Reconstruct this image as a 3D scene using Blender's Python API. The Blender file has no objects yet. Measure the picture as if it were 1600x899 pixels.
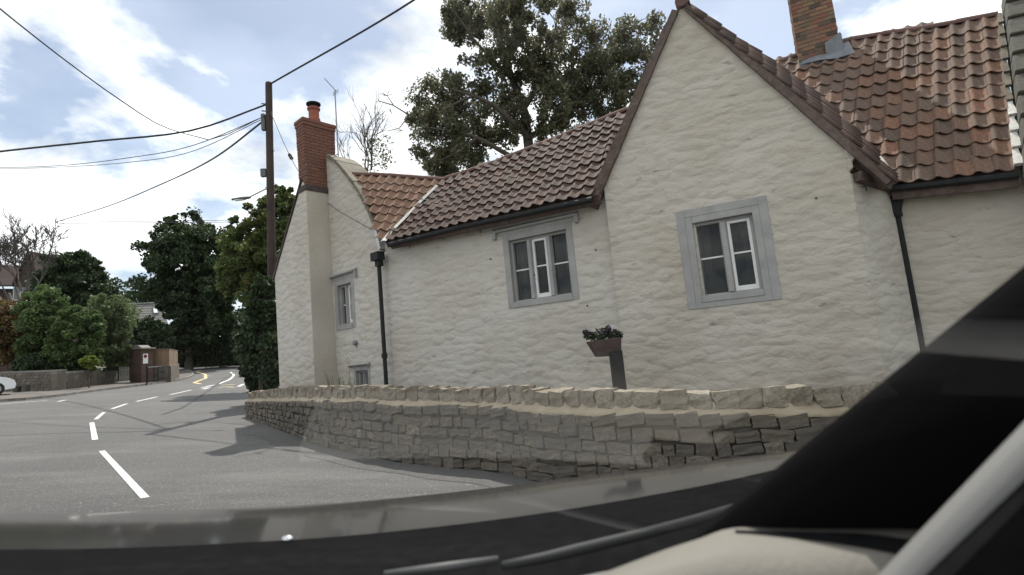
import bpy, bmesh, math, random
import numpy as np
from math import sin, cos, radians, pi, sqrt
from mathutils import Vector, Matrix
from mathutils.noise import noise as mnoise

# ------------------------------------------------------------------ camera
F, CX, CY = 850.0, 800.0, 449.5              # focal length in photo pixels (1600 wide)
PITCH, ROLL = radians(7.3), radians(5.3)
CAM = Vector((0, 0, 1.35))
fw = Vector((0, cos(PITCH), sin(PITCH)))
r0 = Vector((1, 0, 0)); u0 = Vector((0, -sin(PITCH), cos(PITCH)))
RT = r0 * cos(ROLL) - u0 * sin(ROLL); UP = r0 * sin(ROLL) + u0 * cos(ROLL)
scene = bpy.context.scene
C = scene.collection
cd = bpy.data.cameras.new('camera'); cam = bpy.data.objects.new('camera', cd); C.objects.link(cam)
cd.sensor_width = 36; cd.lens = 36 * F / 1600; cd.clip_start = 0.02; cd.clip_end = 3000
m = Matrix((RT, UP, -fw)).transposed().to_4x4(); m.translation = CAM
cam.matrix_world = m
cd.dof.use_dof = True; cd.dof.focus_distance = 11.0; cd.dof.aperture_fstop = 3.4
scene.camera = cam
# ------------------------------------------------------------------ world: blue sky with broken white cloud
SUN_AZ, SUN_EL = radians(1), radians(61)    # azimuth to the right of +Y
w = bpy.data.worlds.new('World'); scene.world = w; w.use_nodes = True
nt = w.node_tree; nt.nodes.clear(); N = nt.nodes.new; L = nt.links.new
out = N('ShaderNodeOutputWorld'); bg = N('ShaderNodeBackground'); bg.inputs['Strength'].default_value = 0.13
sky = N('ShaderNodeTexSky'); sky.sky_type = 'NISHITA'; sky.sun_disc = False
sky.sun_elevation = SUN_EL; sky.sun_rotation = SUN_AZ
tc = N('ShaderNodeTexCoord'); sep = N('ShaderNodeSeparateXYZ'); L(tc.outputs['Generated'], sep.inputs[0])
def wm(op, a, b=None, c=None):
    n = N('ShaderNodeMath'); n.operation = op
    for i, x in enumerate((a, b, c)):
        if x is None: continue
        if isinstance(x, (int, float)): n.inputs[i].default_value = x
        else: L(x, n.inputs[i])
    return n.outputs[0]
zz = wm('ADD', wm('MAXIMUM', sep.outputs[2], 0.0), 0.22)
px = wm('DIVIDE', sep.outputs[0], zz); py = wm('DIVIDE', sep.outputs[1], zz)
comb = N('ShaderNodeCombineXYZ'); L(px, comb.inputs[0]); L(py, comb.inputs[1]); comb.inputs[2].default_value = 3.7
n1 = N('ShaderNodeTexNoise'); n1.inputs['Scale'].default_value = 1.55; n1.inputs['Detail'].default_value = 9; n1.inputs['Roughness'].default_value = 0.56
n1.inputs['Distortion'].default_value = 0.25
L(comb.outputs[0], n1.inputs['Vector'])
cr = N('ShaderNodeValToRGB'); cr.color_ramp.elements[0].position = 0.44; cr.color_ramp.elements[1].position = 0.515
cr.color_ramp.elements[0].color = (0.24, 0.24, 0.24, 1)
L(n1.outputs['Fac'], cr.inputs[0])
n2 = N('ShaderNodeTexNoise'); n2.inputs['Scale'].default_value = 2.6; n2.inputs['Detail'].default_value = 6
L(comb.outputs[0], n2.inputs['Vector'])
cc = N('ShaderNodeValToRGB'); cc.color_ramp.elements[0].position = 0.36; cc.color_ramp.elements[1].position = 0.6
cc.color_ramp.elements[0].color = (6.6, 6.8, 7.2, 1); cc.color_ramp.elements[1].color = (12.5, 12.5, 12.5, 1)
L(n2.outputs['Fac'], cc.inputs[0])
mx = N('ShaderNodeMix'); mx.data_type = 'RGBA'
L(cr.outputs[0], mx.inputs[0]); L(sky.outputs[0], mx.inputs[6]); L(cc.outputs[0], mx.inputs[7])
L(mx.outputs[2], bg.inputs[0]); L(bg.outputs[0], out.inputs[0])
sl = bpy.data.lights.new('sun', 'SUN'); sl.energy = 5.0; sl.angle = radians(0.5); sl.color = (1, 0.95, 0.87)
so = bpy.data.objects.new('sun', sl); C.objects.link(so)
sdir = Vector((sin(SUN_AZ) * cos(SUN_EL), cos(SUN_AZ) * cos(SUN_EL), sin(SUN_EL)))
so.rotation_euler = sdir.to_track_quat('Z', 'Y').to_euler(); so.location = (20, 20, 40)
vs = scene.view_settings; vs.view_transform = 'Standard'; vs.look = 'None'; vs.exposure = 0.15; vs.gamma = 1
scene.render.engine = 'CYCLES'

# ------------------------------------------------------------------ pixel helpers
def ray(u, v): return fw + RT * ((u - CX) / F) - UP * ((v - CY) / F)
def at(u, v, D): return CAM + ray(u, v) * D
def proj(P):
    d = Vector(P) - CAM; z = d.dot(fw)
    return (CX + F * d.dot(RT) / z, CY - F * d.dot(UP) / z)
GN = ray(330, 568).cross(ray(1300, 539)).normalized()
if GN.z < 0: GN = -GN
def g(x, y):                                  # the lie of the land: a cross-fall to the right, rising ahead
    xs = 70 * math.tanh(x / 70)
    ys = y if y < 80 else 80 + (y - 80) * .5
    z = CAM.z - (1.35 + GN.x * xs + GN.y * ys) / GN.z
    t = max(0.0, y - 20)
    if t > 200: t2 = .0006 * (4900 + 140 * 130)
    elif t > 70: t2 = .0006 * (4900 + 140 * (t - 70))
    else: t2 = .0006 * t * t
    return z + t2
def gp(u, v):
    d = ray(u, v); t = 0.6; prev = t
    while t < 600:
        P = CAM + d * t
        if P.z < g(P.x, P.y): break
        prev = t; t *= 1.03
    for _ in range(30):
        mid = (prev + t) / 2; P = CAM + d * mid
        if P.z < g(P.x, P.y): t = mid
        else: prev = mid
    return CAM + d * t
class Plane:
    def __init__(s, P0, yaw=None, d=None, n=None):
        s.o = Vector((P0[0], P0[1], 0))
        if yaw is not None:
            a = radians(yaw); s.d = Vector((cos(a), -sin(a), 0)); s.n = Vector((-sin(a), -cos(a), 0))
        else: s.d, s.n = d, n
    def off(s, k): return Plane(s.o + s.n * k, d=s.d, n=s.n)
    def hit(s, u, v):
        r = ray(u, v); return CAM + r * ((s.o - CAM).dot(s.n) / r.dot(s.n))
    def sz(s, u, v):
        P = s.hit(u, v); return ((P - s.o).dot(s.d), P.z)
    def at(s, a, z, k=0.0): return s.o + s.d * a + s.n * k + Vector((0, 0, z))
def inpoly(p, poly):
    x, y = p; c = False; j = len(poly) - 1
    for i in range(len(poly)):
        xi, yi = poly[i]; xj, yj = poly[j]
        if (yi > y) != (yj > y) and x < (xj - xi) * (y - yi) / (yj - yi) + xi: c = not c
        j = i
    return c
def interp(x, xs, ys):
    return float(np.interp(x, xs, ys))

# ------------------------------------------------------------------ materials
MATS = {}
def mat(name, col, rough=0.8, metal=0.0, var=None, vscale=3.0, vdetail=6, bump=0.0, bscale=20.0, bstretch=(1, 1, 1), rnd=None, island=None,
        spec=0.5, stain=None, coat=0.0, speck=None, bdetail=6, bdist=0.02):
    m = bpy.data.materials.new(name); m.use_nodes = True; nt = m.node_tree; nd = nt.nodes; lk = nt.links
    b = nd['Principled BSDF']; b.inputs['Roughness'].default_value = rough; b.inputs['Metallic'].default_value = metal
    b.inputs['Specular IOR Level'].default_value = spec; b.inputs['Coat Weight'].default_value = coat
    tc = nd.new('ShaderNodeTexCoord'); src = tc.outputs['Object']
    def rgb(c):
        n = nd.new('ShaderNodeRGB'); n.outputs[0].default_value = (*c, 1); return n.outputs[0]
    def mixc(f, a, c, mode='MIX'):
        n = nd.new('ShaderNodeMix'); n.data_type = 'RGBA'; n.blend_type = mode
        if isinstance(f, float): n.inputs[0].default_value = f
        else: lk.new(f, n.inputs[0])
        lk.new(a, n.inputs[6]); lk.new(c, n.inputs[7]); return n.outputs[2]
    def noi(scale, detail=6, stretch=(1, 1, 1), rough=.55, off=0):
        mp = nd.new('ShaderNodeMapping'); mp.inputs['Scale'].default_value = stretch; mp.inputs['Location'].default_value = (off, off, off)
        lk.new(src, mp.inputs[0])
        n = nd.new('ShaderNodeTexNoise'); n.inputs['Scale'].default_value = scale; n.inputs['Detail'].default_value = detail; n.inputs['Roughness'].default_value = rough
        lk.new(mp.outputs[0], n.inputs['Vector']); return n.outputs['Fac']
    def ramp(f, a, c):
        n = nd.new('ShaderNodeMapRange'); n.inputs[1].default_value = a; n.inputs[2].default_value = c; lk.new(f, n.inputs[0]); return n.outputs[0]
    c = rgb(col)
    if rnd:                                     # list of colours picked by the object's / island's random value
        oi = nd.new('ShaderNodeObjectInfo'); ge = nd.new('ShaderNodeNewGeometry')
        ad = nd.new('ShaderNodeMath'); ad.operation = 'ADD'; lk.new(oi.outputs['Random'], ad.inputs[0])
        if island: lk.new(ge.outputs['Random Per Island'], ad.inputs[1])
        else: ad.inputs[1].default_value = 0
        fr = nd.new('ShaderNodeMath'); fr.operation = 'FRACT'; lk.new(ad.outputs[0], fr.inputs[0])
        cr = nd.new('ShaderNodeValToRGB'); cr.color_ramp.interpolation = 'LINEAR'
        els = cr.color_ramp.elements
        while len(els) < len(rnd): els.new(0.5)
        for i, q in enumerate(rnd):
            els[i].position = i / (len(rnd) - 1); els[i].color = (*q, 1)
        lk.new(fr.outputs[0], cr.inputs[0]); c = cr.outputs[0]
    if var: c = mixc(ramp(noi(vscale, vdetail), .35, .65), c, rgb(var))
    if stain: c = mixc(ramp(noi(stain[1], 8, stain[3] if len(stain) > 3 else (1, 1, 1), .62, 7.3), stain[2], stain[2] + .16), c, rgb(stain[0]))
    if speck: c = mixc(ramp(noi(speck[1], 2, off=3.1), speck[2], speck[2] + .06), c, rgb(speck[0]))
    lk.new(c, b.inputs['Base Color'])
    if bump:
        bp = nd.new('ShaderNodeBump'); bp.inputs['Strength'].default_value = bump; bp.inputs['Distance'].default_value = bdist
        lk.new(noi(bscale, bdetail, bstretch), bp.inputs['Height']); lk.new(bp.outputs[0], b.inputs['Normal'])
    MATS[name] = m; return m
def leafmat(name, cols, trans=.35):
    m = bpy.data.materials.new(name); m.use_nodes = True; nt = m.node_tree; nd = nt.nodes; lk = nt.links
    b = nd['Principled BSDF']; o = nd['Material Output']; b.inputs['Roughness'].default_value = .5; b.inputs['Specular IOR Level'].default_value = .35
    ge = nd.new('ShaderNodeNewGeometry'); cr = nd.new('ShaderNodeValToRGB'); els = cr.color_ramp.elements
    while len(els) < len(cols): els.new(.5)
    for i, q in enumerate(cols): els[i].position = i / (len(cols) - 1); els[i].color = (*q, 1)
    lk.new(ge.outputs['Random Per Island'], cr.inputs[0]); lk.new(cr.outputs[0], b.inputs['Base Color'])
    t = nd.new('ShaderNodeBsdfTranslucent'); lk.new(cr.outputs[0], t.inputs[0])
    mx = nd.new('ShaderNodeMixShader'); mx.inputs[0].default_value = trans
    lk.new(b.outputs[0], mx.inputs[1]); lk.new(t.outputs[0], mx.inputs[2]); lk.new(mx.outputs[0], o.inputs[0])
    return m
def panemat(name, tint, boost, rough=0.0):
    m = bpy.data.materials.new(name); m.use_nodes = True; nt = m.node_tree; nd = nt.nodes; lk = nt.links
    nd.remove(nd['Principled BSDF']); o = nd['Material Output']
    t = nd.new('ShaderNodeBsdfTransparent'); t.inputs[0].default_value = (*tint, 1)
    gl = nd.new('ShaderNodeBsdfGlossy'); gl.inputs['Roughness'].default_value = rough
    fr = nd.new('ShaderNodeFresnel'); fr.inputs[0].default_value = 1.5
    ge = nd.new('ShaderNodeNewGeometry')
    mu = nd.new('ShaderNodeMath'); mu.operation = 'MULTIPLY'; mu.inputs[1].default_value = boost; lk.new(fr.outputs[0], mu.inputs[0])
    mn = nd.new('ShaderNodeMath'); mn.operation = 'MINIMUM'; mn.inputs[1].default_value = .6; lk.new(mu.outputs[0], mn.inputs[0])
    mx = nd.new('ShaderNodeMixShader'); lk.new(mn.outputs[0], mx.inputs[0]); lk.new(t.outputs[0], mx.inputs[1]); lk.new(gl.outputs[0], mx.inputs[2])
    lk.new(mx.outputs[0], o.inputs[0]); return m

def whitewash(key='wash', c0=(.53, .50, .45), c1=(.475, .435, .375)):                               # thick limewash over rubble: coursed lumps, chips and damp stains
    m = bpy.data.materials.new('lime' + key); m.use_nodes = True; nt = m.node_tree; nd = nt.nodes; lk = nt.links
    b = nd['Principled BSDF']; b.inputs['Roughness'].default_value = .92; b.inputs['Specular IOR Level'].default_value = .2
    tc = nd.new('ShaderNodeTexCoord')
    def noi(scale, detail, stretch, rough=.55, off=0.0, kind='ShaderNodeTexNoise'):
        mp = nd.new('ShaderNodeMapping'); mp.inputs['Scale'].default_value = stretch; mp.inputs['Location'].default_value = (off, off * 1.7, off * .3)
        lk.new(tc.outputs['Object'], mp.inputs[0]); n = nd.new('ShaderNodeTexNoise')
        n.inputs['Scale'].default_value = scale; n.inputs['Detail'].default_value = detail; n.inputs['Roughness'].default_value = rough
        n.inputs['Distortion'].default_value = .3
        lk.new(mp.outputs[0], n.inputs['Vector']); return n.outputs['Fac']
    def rng(f, a, c, d=0., e=1.):
        n = nd.new('ShaderNodeMapRange'); n.inputs[1].default_value = a; n.inputs[2].default_value = c
        n.inputs[3].default_value = d; n.inputs[4].default_value = e; lk.new(f, n.inputs[0]); return n.outputs[0]
    def mixc(f, a, c):
        n = nd.new('ShaderNodeMix'); n.data_type = 'RGBA'; lk.new(f, n.inputs[0])
        if isinstance(a, tuple): n.inputs[6].default_value = (*a, 1)
        else: lk.new(a, n.inputs[6])
        n.inputs[7].default_value = (*c, 1); return n.outputs[2]
    def ma(op, a, c):
        n = nd.new('ShaderNodeMath'); n.operation = op
        for i, x in enumerate((a, c)):
            if isinstance(x, float): n.inputs[i].default_value = x
            else: lk.new(x, n.inputs[i])
        return n.outputs[0]
    c = mixc(rng(noi(.7, 5, (1, 1, 1)), .38, .64), c0, c1)
    c = mixc(rng(noi(3.2, 8, (1, 1, 2.2), .62, 5.), .56, .72, 0, .55), c, (.38, .325, .26))
    c = mixc(rng(noi(2.3, 9, (1.3, 1.3, 3.2), .66, 11.), .625, .70, 0, .7), c, (.19, .17, .145))
    lk.new(c, b.inputs['Base Color'])
    h2 = noi(9.0, 6, (1, 1, 1.7), .6, 8.); h3 = noi(42, 4, (1, 1, 1), .55); hb = noi(1.7, 2, (1, 1, 1.6), .5, 4.)
    mp = nd.new('ShaderNodeMapping'); mp.inputs['Scale'].default_value = (3.4, 3.4, 8.2); lk.new(tc.outputs['Object'], mp.inputs[0])
    wn = nd.new('ShaderNodeTexNoise'); wn.inputs['Scale'].default_value = 2.2; wn.inputs['Detail'].default_value = 3; lk.new(tc.outputs['Object'], wn.inputs['Vector'])
    va = nd.new('ShaderNodeVectorMath'); va.operation = 'MULTIPLY_ADD'; lk.new(wn.outputs['Color'], va.inputs[0]); va.inputs[1].default_value = (1.5, 1.5, 1.5); lk.new(mp.outputs[0], va.inputs[2])
    vo = nd.new('ShaderNodeTexVoronoi'); vo.feature = 'SMOOTH_F1'; vo.inputs['Scale'].default_value = 1.0; vo.inputs['Smoothness'].default_value = .35; lk.new(va.outputs[0], vo.inputs['Vector'])
    st = rng(vo.outputs['Distance'], .25, .85, 1., 0.)
    h = ma('ADD', ma('ADD', ma('MULTIPLY', st, .75), ma('MULTIPLY', hb, .5)), ma('ADD', ma('MULTIPLY', h2, .85), ma('MULTIPLY', h3, .22)))
    bp = nd.new('ShaderNodeBump'); bp.inputs['Strength'].default_value = .55; bp.inputs['Distance'].default_value = .05
    lk.new(h, bp.inputs['Height']); lk.new(bp.outputs[0], b.inputs['Normal'])
    MATS[key] = m
whitewash()
whitewash('wash_cream', (.505, .465, .405), (.44, .395, .33))
mat('smooth_wash', (.50, .455, .39), .9, var=(.44, .395, .33), vscale=1.2, bump=.5, bscale=6, bstretch=(1, 1, 2), stain=((.40, .34, .27), 3, .6))
mat('grey_stone', (.345, .34, .325), .85, var=(.285, .28, .27), vscale=4, bump=.35, bscale=22, stain=((.22, .21, .19), 5, .60))
mat('white_paint', (.74, .74, .72), .45, var=(.66, .66, .64), vscale=9)
mat('room_dark', (.035, .028, .024), .9, var=(.06, .045, .036), vscale=3)
mat('curtain', (.085, .07, .058), .9, var=(.06, .05, .042), vscale=6)
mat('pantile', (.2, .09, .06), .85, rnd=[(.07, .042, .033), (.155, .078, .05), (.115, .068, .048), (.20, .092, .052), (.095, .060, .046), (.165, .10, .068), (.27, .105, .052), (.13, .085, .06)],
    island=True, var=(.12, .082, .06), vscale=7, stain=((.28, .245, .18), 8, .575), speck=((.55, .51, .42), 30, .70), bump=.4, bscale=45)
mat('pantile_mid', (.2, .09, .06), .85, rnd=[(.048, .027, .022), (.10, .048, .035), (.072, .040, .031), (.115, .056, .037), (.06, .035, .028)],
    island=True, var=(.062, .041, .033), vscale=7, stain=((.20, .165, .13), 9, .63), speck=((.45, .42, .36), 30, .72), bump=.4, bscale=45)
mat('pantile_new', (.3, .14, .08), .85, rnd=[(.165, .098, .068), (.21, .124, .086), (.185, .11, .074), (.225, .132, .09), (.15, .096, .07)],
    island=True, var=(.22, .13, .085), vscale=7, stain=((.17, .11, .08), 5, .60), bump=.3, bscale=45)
mat('barge', (.075, .05, .042), .9, var=(.12, .085, .07), vscale=9, bump=.6, bscale=18, stain=((.2, .17, .12), 8, .6))
mat('ridge_red', (.13, .055, .045), .85, var=(.1, .06, .05), vscale=8, bump=.3, bscale=30, stain=((.24, .2, .15), 9, .62))
mat('lead', (.125, .14, .16), .6, metal=.2, var=(.18, .195, .21), vscale=7, bump=.3, bscale=9)
mat('lead_bright', (.55, .56, .57), .45, metal=.3, var=(.45, .46, .47), vscale=9, bump=.3, bscale=12)
mat('white_mortar', (.72, .70, .66), .85, var=(.6, .57, .52), vscale=14, bump=.5, bscale=30)
mat('black_iron', (.014, .014, .015), .7, var=(.02, .02, .021), vscale=10, spec=.25)
mat('brick', (.2, .08, .05), .9, rnd=[(.17, .065, .042), (.23, .088, .05), (.14, .06, .042), (.26, .10, .056), (.19, .08, .052)], var=(.15, .075, .055), vscale=6, bump=.5, bscale=35)
mat('brick_old', (.2, .12, .08), .9, rnd=[(.15, .085, .05), (.27, .15, .085), (.06, .04, .032), (.25, .09, .055), (.21, .14, .09), (.08, .055, .042)], vscale=5, bump=.6, bscale=30, stain=((.33, .27, .17), 6, .57))
mat('brick_mortar', (.19, .165, .125), .95, bump=.4, bscale=40)
mat('soot', (.045, .035, .03), .9, var=(.08, .06, .05), vscale=10, bump=.4, bscale=20)
mat('terracotta', (.32, .095, .06), .8, var=(.24, .075, .05), vscale=9)
mat('coping_tan', (.31, .26, .175), .9, rnd=[(.17, .148, .112), (.22, .192, .145), (.19, .165, .12), (.235, .20, .148)], var=(.135, .12, .09), vscale=5, bump=.5, bscale=18, stain=((.12, .11, .09), 7, .62))
mat('wall_stone', (.22, .19, .15), .93, rnd=[(.115, .10, .085), (.20, .165, .125), (.155, .13, .10), (.245, .205, .15), (.135, .125, .11), (.215, .17, .125), (.17, .15, .125), (.105, .09, .075), (.32, .28, .22)],
    island=True, var=(.12, .105, .088), vscale=5, bump=.7, bscale=14, bstretch=(1, 1, 1.6), stain=((.29, .26, .21), 4, .62), bdist=.03)
mat('cap_stone', (.36, .32, .25), .93, rnd=[(.24, .20, .15), (.34, .30, .235), (.19, .155, .12), (.37, .335, .27), (.27, .21, .165)],
    var=(.20, .17, .13), vscale=7, bump=.7, bscale=16, stain=((.18, .15, .12), 5, .6), bdist=.03)
mat('joint', (.125, .112, .094), .95, var=(.175, .155, .125), vscale=4, bump=.6, bscale=25)
mat('dark_stone', (.065, .06, .05), .95, var=(.095, .088, .07), vscale=5, bump=.6, bscale=16, stain=((.16, .15, .12), 6, .62))
mat('haunch', (.38, .32, .23), .95, var=(.29, .24, .17), vscale=4, bump=.6, bscale=22, stain=((.26, .22, .15), 5, .6))
mat('asphalt', (.098, .095, .094), .84, var=(.118, .114, .112), vscale=.28, bump=.55, bscale=95, speck=((.22, .215, .21), 38, .60), stain=((.15, .143, .138), .6, .52, (.5, 1.6, 1)), spec=.35)
mat('asphalt_old', (.13, .125, .122), .9, var=(.10, .096, .093), vscale=.9, bump=.6, bscale=80, speck=((.22, .21, .2), 60, .60), spec=.3)
mat('footway', (.105, .095, .088), .9, var=(.14, .125, .112), vscale=.9, bump=.4, bscale=60, stain=((.17, .13, .105), .35, .52))
mat('kerb', (.25, .235, .215), .9, var=(.18, .165, .15), vscale=4, bump=.3, bscale=30, rnd=[(.20, .185, .17), (.28, .26, .235)])
mat('road_white', (.70, .69, .66), .8, var=(.56, .55, .53), vscale=6, stain=((.16, .155, .15), 9, .60))
mat('road_yellow', (.62, .50, .27), .8, var=(.52, .42, .24), vscale=6, stain=((.2, .18, .14), 9, .60))
mat('tar', (.028, .028, .029), .6)
mat('soil', (.09, .085, .05), .95, var=(.06, .075, .03), vscale=.4, bump=.6, bscale=8)
mat('bark', (.06, .048, .038), .9, var=(.095, .08, .065), vscale=6, bump=.8, bscale=14, bstretch=(1, 1, .25))
mat('bark_grey', (.10, .088, .075), .9, var=(.07, .06, .052), vscale=6)
mat('pole_wood', (.038, .024, .020), .85, var=(.06, .04, .033), vscale=3, bump=.6, bscale=14, bstretch=(1, 1, .1))
mat('cable', (.012, .012, .013), .6)
mat('metal_grey', (.24, .25, .26), .45, metal=.6)
mat('box_grey', (.11, .115, .12), .6)
mat('fence_wood', (.24, .165, .105), .85, rnd=[(.20, .135, .085), (.28, .195, .125), (.24, .16, .10)], var=(.19, .135, .09), vscale=5, bump=.4, bscale=16, bstretch=(4, 4, .4))
mat('dark_brick', (.085, .052, .04), .9, var=(.12, .075, .058), vscale=4, bump=.5, bscale=14, bstretch=(1, 1, 3))
mat('slate', (.125, .122, .12), .8, rnd=[(.10, .098, .096), (.16, .155, .15), (.13, .127, .124)], var=(.19, .185, .17), vscale=2, bump=.4, bscale=12)
mat('church', (.07, .045, .038), .9, var=(.055, .038, .034), vscale=.9, bump=.4, bscale=5)
mat('church_roof', (.055, .034, .03), .9, var=(.045, .03, .027), vscale=1.2)
mat('far_glass', (.75, .8, .85), .1)
mat('car_white', (.78, .79, .80), .25, coat=.6)
mat('tyre', (.015, .015, .016), .8)
mat('alloy', (.35, .35, .36), .35, metal=.8)
mat('car_glass', (.02, .022, .025), .08, spec=.8)
mat('lamp_red', (.4, .02, .02), .3)
mat('bonnet_paint', (.060, .058, .058), .10, metal=.12, coat=.0, spec=.5, bump=.02, bscale=3)
mat('trim_black', (.009, .009, .0095), .95, var=(.012, .012, .0125), vscale=30, spec=.0)
mat('arm_grey', (.07, .07, .07), .6)
mat('pillar_black', (.008, .0076, .008), 1.0, spec=.0)
mat('rubber', (.02, .02, .021), .7)
mat('dash_beige', (.165, .152, .13), .75, var=(.148, .137, .118), vscale=4, bump=.15, bscale=120)
mat('dash_dark', (.13, .127, .12), .8, bump=.2, bscale=90)
mat('seal_grey', (.15, .147, .14), .6)
mat('chrome', (.85, .85, .88), .08, metal=1.0)
mat('planter_wood', (.055, .038, .034), .85, var=(.08, .055, .047), vscale=8, bump=.3, bscale=18)
mat('sign_white', (.75, .75, .75), .5); mat('sign_red', (.5, .03, .03), .5); mat('sign_black', (.02, .02, .02), .5)
mat('flower', (.20, .07, .24), .7)
mat('gate_white', (.55, .55, .53), .7, var=(.45, .45, .43), vscale=6)
MATS['glass'] = panemat('window_glass', (.80, .82, .82), .55)
MATS['screen'] = panemat('windscreen_glass', (.93, .955, .95), 1.0)
LM = {
 'ash': leafmat('leaf_ash', [(.07, .09, .05), (.155, .155, .095), (.10, .125, .066), (.23, .185, .125), (.085, .11, .066)], .5),
 'dark': leafmat('leaf_dark', [(.022, .042, .018), (.045, .072, .027), (.032, .055, .022), (.06, .085, .03)], .25),
 'mid': leafmat('leaf_mid', [(.06, .10, .035), (.105, .155, .05), (.08, .125, .042), (.14, .185, .065)], .4),
 'pale': leafmat('leaf_pale', [(.09, .13, .06), (.15, .19, .085), (.115, .16, .07), (.19, .22, .105)], .4),
 'lime': leafmat('leaf_lime', [(.10, .16, .03), (.17, .22, .04), (.22, .24, .05)], .4),
 'autumn': leafmat('leaf_autumn', [(.05, .085, .028), (.08, .12, .035), (.15, .17, .045), (.06, .10, .03), (.085, .125, .035), (.16, .12, .04), (.10, .14, .04)], .45),
 'rust': leafmat('leaf_rust', [(.15, .085, .035), (.20, .12, .045), (.11, .075, .035), (.10, .10, .04)], .35),
}

# ------------------------------------------------------------------ object helpers
def link(o): C.objects.link(o); return o
def tag(o, label=None, cat=None, group=None, kind=None):
    if label: o['label'] = label
    if cat: o['category'] = cat
    if group: o['group'] = group
    if kind: o['kind'] = kind
    return o
def thing(name, loc, label, cat, group=None):
    o = bpy.data.objects.new(name, None); link(o); o.location = Vector(loc); o.empty_display_size = .2
    o['root'] = 0; del o['root']
    return tag(o, label, cat, group)
def rootloc(p):
    v = Vector((0, 0, 0))
    while p is not None: v = v + p.location; p = p.parent
    return v
class MB:
    def __init__(s): s.v = []; s.f = []
    def face(s, pts):
        n = len(s.v); s.v += [tuple(p) for p in pts]; s.f.append(tuple(range(n, n + len(pts)))); return s
    def box(s, o, ax, ay, az):                 # o = corner, three edge vectors
        o, ax, ay, az = Vector(o), Vector(ax), Vector(ay), Vector(az); n = len(s.v)
        for k in (0, 1):
            for j in (0, 1):
                for i in (0, 1): s.v.append(tuple(o + ax * i + ay * j + az * k))
        q = [(0, 2, 3, 1), (4, 5, 7, 6), (0, 1, 5, 4), (2, 6, 7, 3), (0, 4, 6, 2), (1, 3, 7, 5)]
        if ax.cross(ay).dot(az) < 0: q = [tuple(reversed(f)) for f in q]
        s.f += [tuple(n + i for i in f) for f in q]; return s
    def prism(s, poly, vec):                   # polygon of 3D points pushed along vec
        vec = Vector(vec); n = len(s.v); k = len(poly); poly = [Vector(p) for p in poly]
        nn = Vector((0, 0, 0))
        for i in range(k): nn += poly[i].cross(poly[(i + 1) % k])
        if nn.dot(vec) > 0: poly = poly[::-1]
        s.v += [tuple(p) for p in poly] + [tuple(p + vec) for p in poly]
        s.f.append(tuple(range(n, n + k))); s.f.append(tuple(range(n + 2 * k - 1, n + k - 1, -1)))
        for i in range(k):
            j = (i + 1) % k; s.f.append((n + j, n + i, n + k + i, n + k + j))
        return s
    def tube(s, pts, rad, seg=6, cap=True):
        pts = [Vector(p) for p in pts]; k = len(pts); n = len(s.v)
        if not isinstance(rad, (list, tuple)): rad = [rad] * k
        up = Vector((.13, .31, .94))
        for i, p in enumerate(pts):
            t = (pts[min(i + 1, k - 1)] - pts[max(i - 1, 0)])
            if t.length < 1e-9: t = Vector((0, 0, 1))
            t.normalize(); a = t.cross(up)
            if a.length < .05: a = t.cross(Vector((1, 0, 0)))
            a.normalize(); b = t.cross(a)
            for j in range(seg):
                an = 2 * pi * j / seg; s.v.append(tuple(p + (a * cos(an) + b * sin(an)) * rad[i]))
        for i in range(k - 1):
            for j in range(seg):
                j2 = (j + 1) % seg; s.f.append((n + i * seg + j, n + i * seg + j2, n + (i + 1) * seg + j2, n + (i + 1) * seg + j))
        if cap:
            s.f.append(tuple(n + j for j in range(seg - 1, -1, -1))); s.f.append(tuple(n + (k - 1) * seg + j for j in range(seg)))
        return s
    def lathe(s, base, axis, prof, seg=14):    # prof = [(radius, height)]
        axis = Vector(axis).normalized(); a = axis.orthogonal().normalized(); b = axis.cross(a); n = len(s.v); base = Vector(base)
        for r, h in prof:
            for j in range(seg):
                an = 2 * pi * j / seg; s.v.append(tuple(base + axis * h + (a * cos(an) + b * sin(an)) * r))
        for i in range(len(prof) - 1):
            for j in range(seg):
                j2 = (j + 1) % seg; s.f.append((n + i * seg + j, n + i * seg + j2, n + (i + 1) * seg + j2, n + (i + 1) * seg + j))
        s.f.append(tuple(n + j for j in range(seg - 1, -1, -1))); s.f.append(tuple(n + (len(prof) - 1) * seg + j for j in range(seg)))
        return s
    def grid(s, rows):
        n = len(s.v); k = len(rows[0])
        for r in rows: s.v += [tuple(p) for p in r]
        for i in range(len(rows) - 1):
            for j in range(k - 1): s.f.append((n + i * k + j, n + i * k + j + 1, n + (i + 1) * k + j + 1, n + (i + 1) * k + j))
        return s
    def build(s, name, m, parent=None, smooth=False, bevel=0, kind=None, loc=None):
        o0 = rootloc(parent) if parent is not None else (Vector(loc) if loc is not None else Vector((0, 0, 0)))
        me = bpy.data.meshes.new(name); me.from_pydata([tuple(Vector(v) - o0) for v in s.v], [], s.f); me.update()
        if smooth: me.shade_smooth()
        me.materials.append(MATS[m] if isinstance(m, str) else m)
        o = bpy.data.objects.new(name, me); link(o)
        if parent is not None: o.parent = parent
        elif loc is not None: o.location = Vector(loc)
        if bevel:
            b = o.modifiers.new('bevel', 'BEVEL'); b.width = bevel; b.segments = 2; b.limit_method = 'ANGLE'
        if kind: o['kind'] = kind
        return o
def inst(me, name, M, parent):
    o = bpy.data.objects.new(name, me); link(o); o.parent = parent
    o.matrix_local = Matrix.Translation(-rootloc(parent)) @ M
    return o
def frame(o, ax, ay, az):
    m = Matrix((ax, ay, az)).transposed().to_4x4(); m.translation = o; return m
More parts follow.
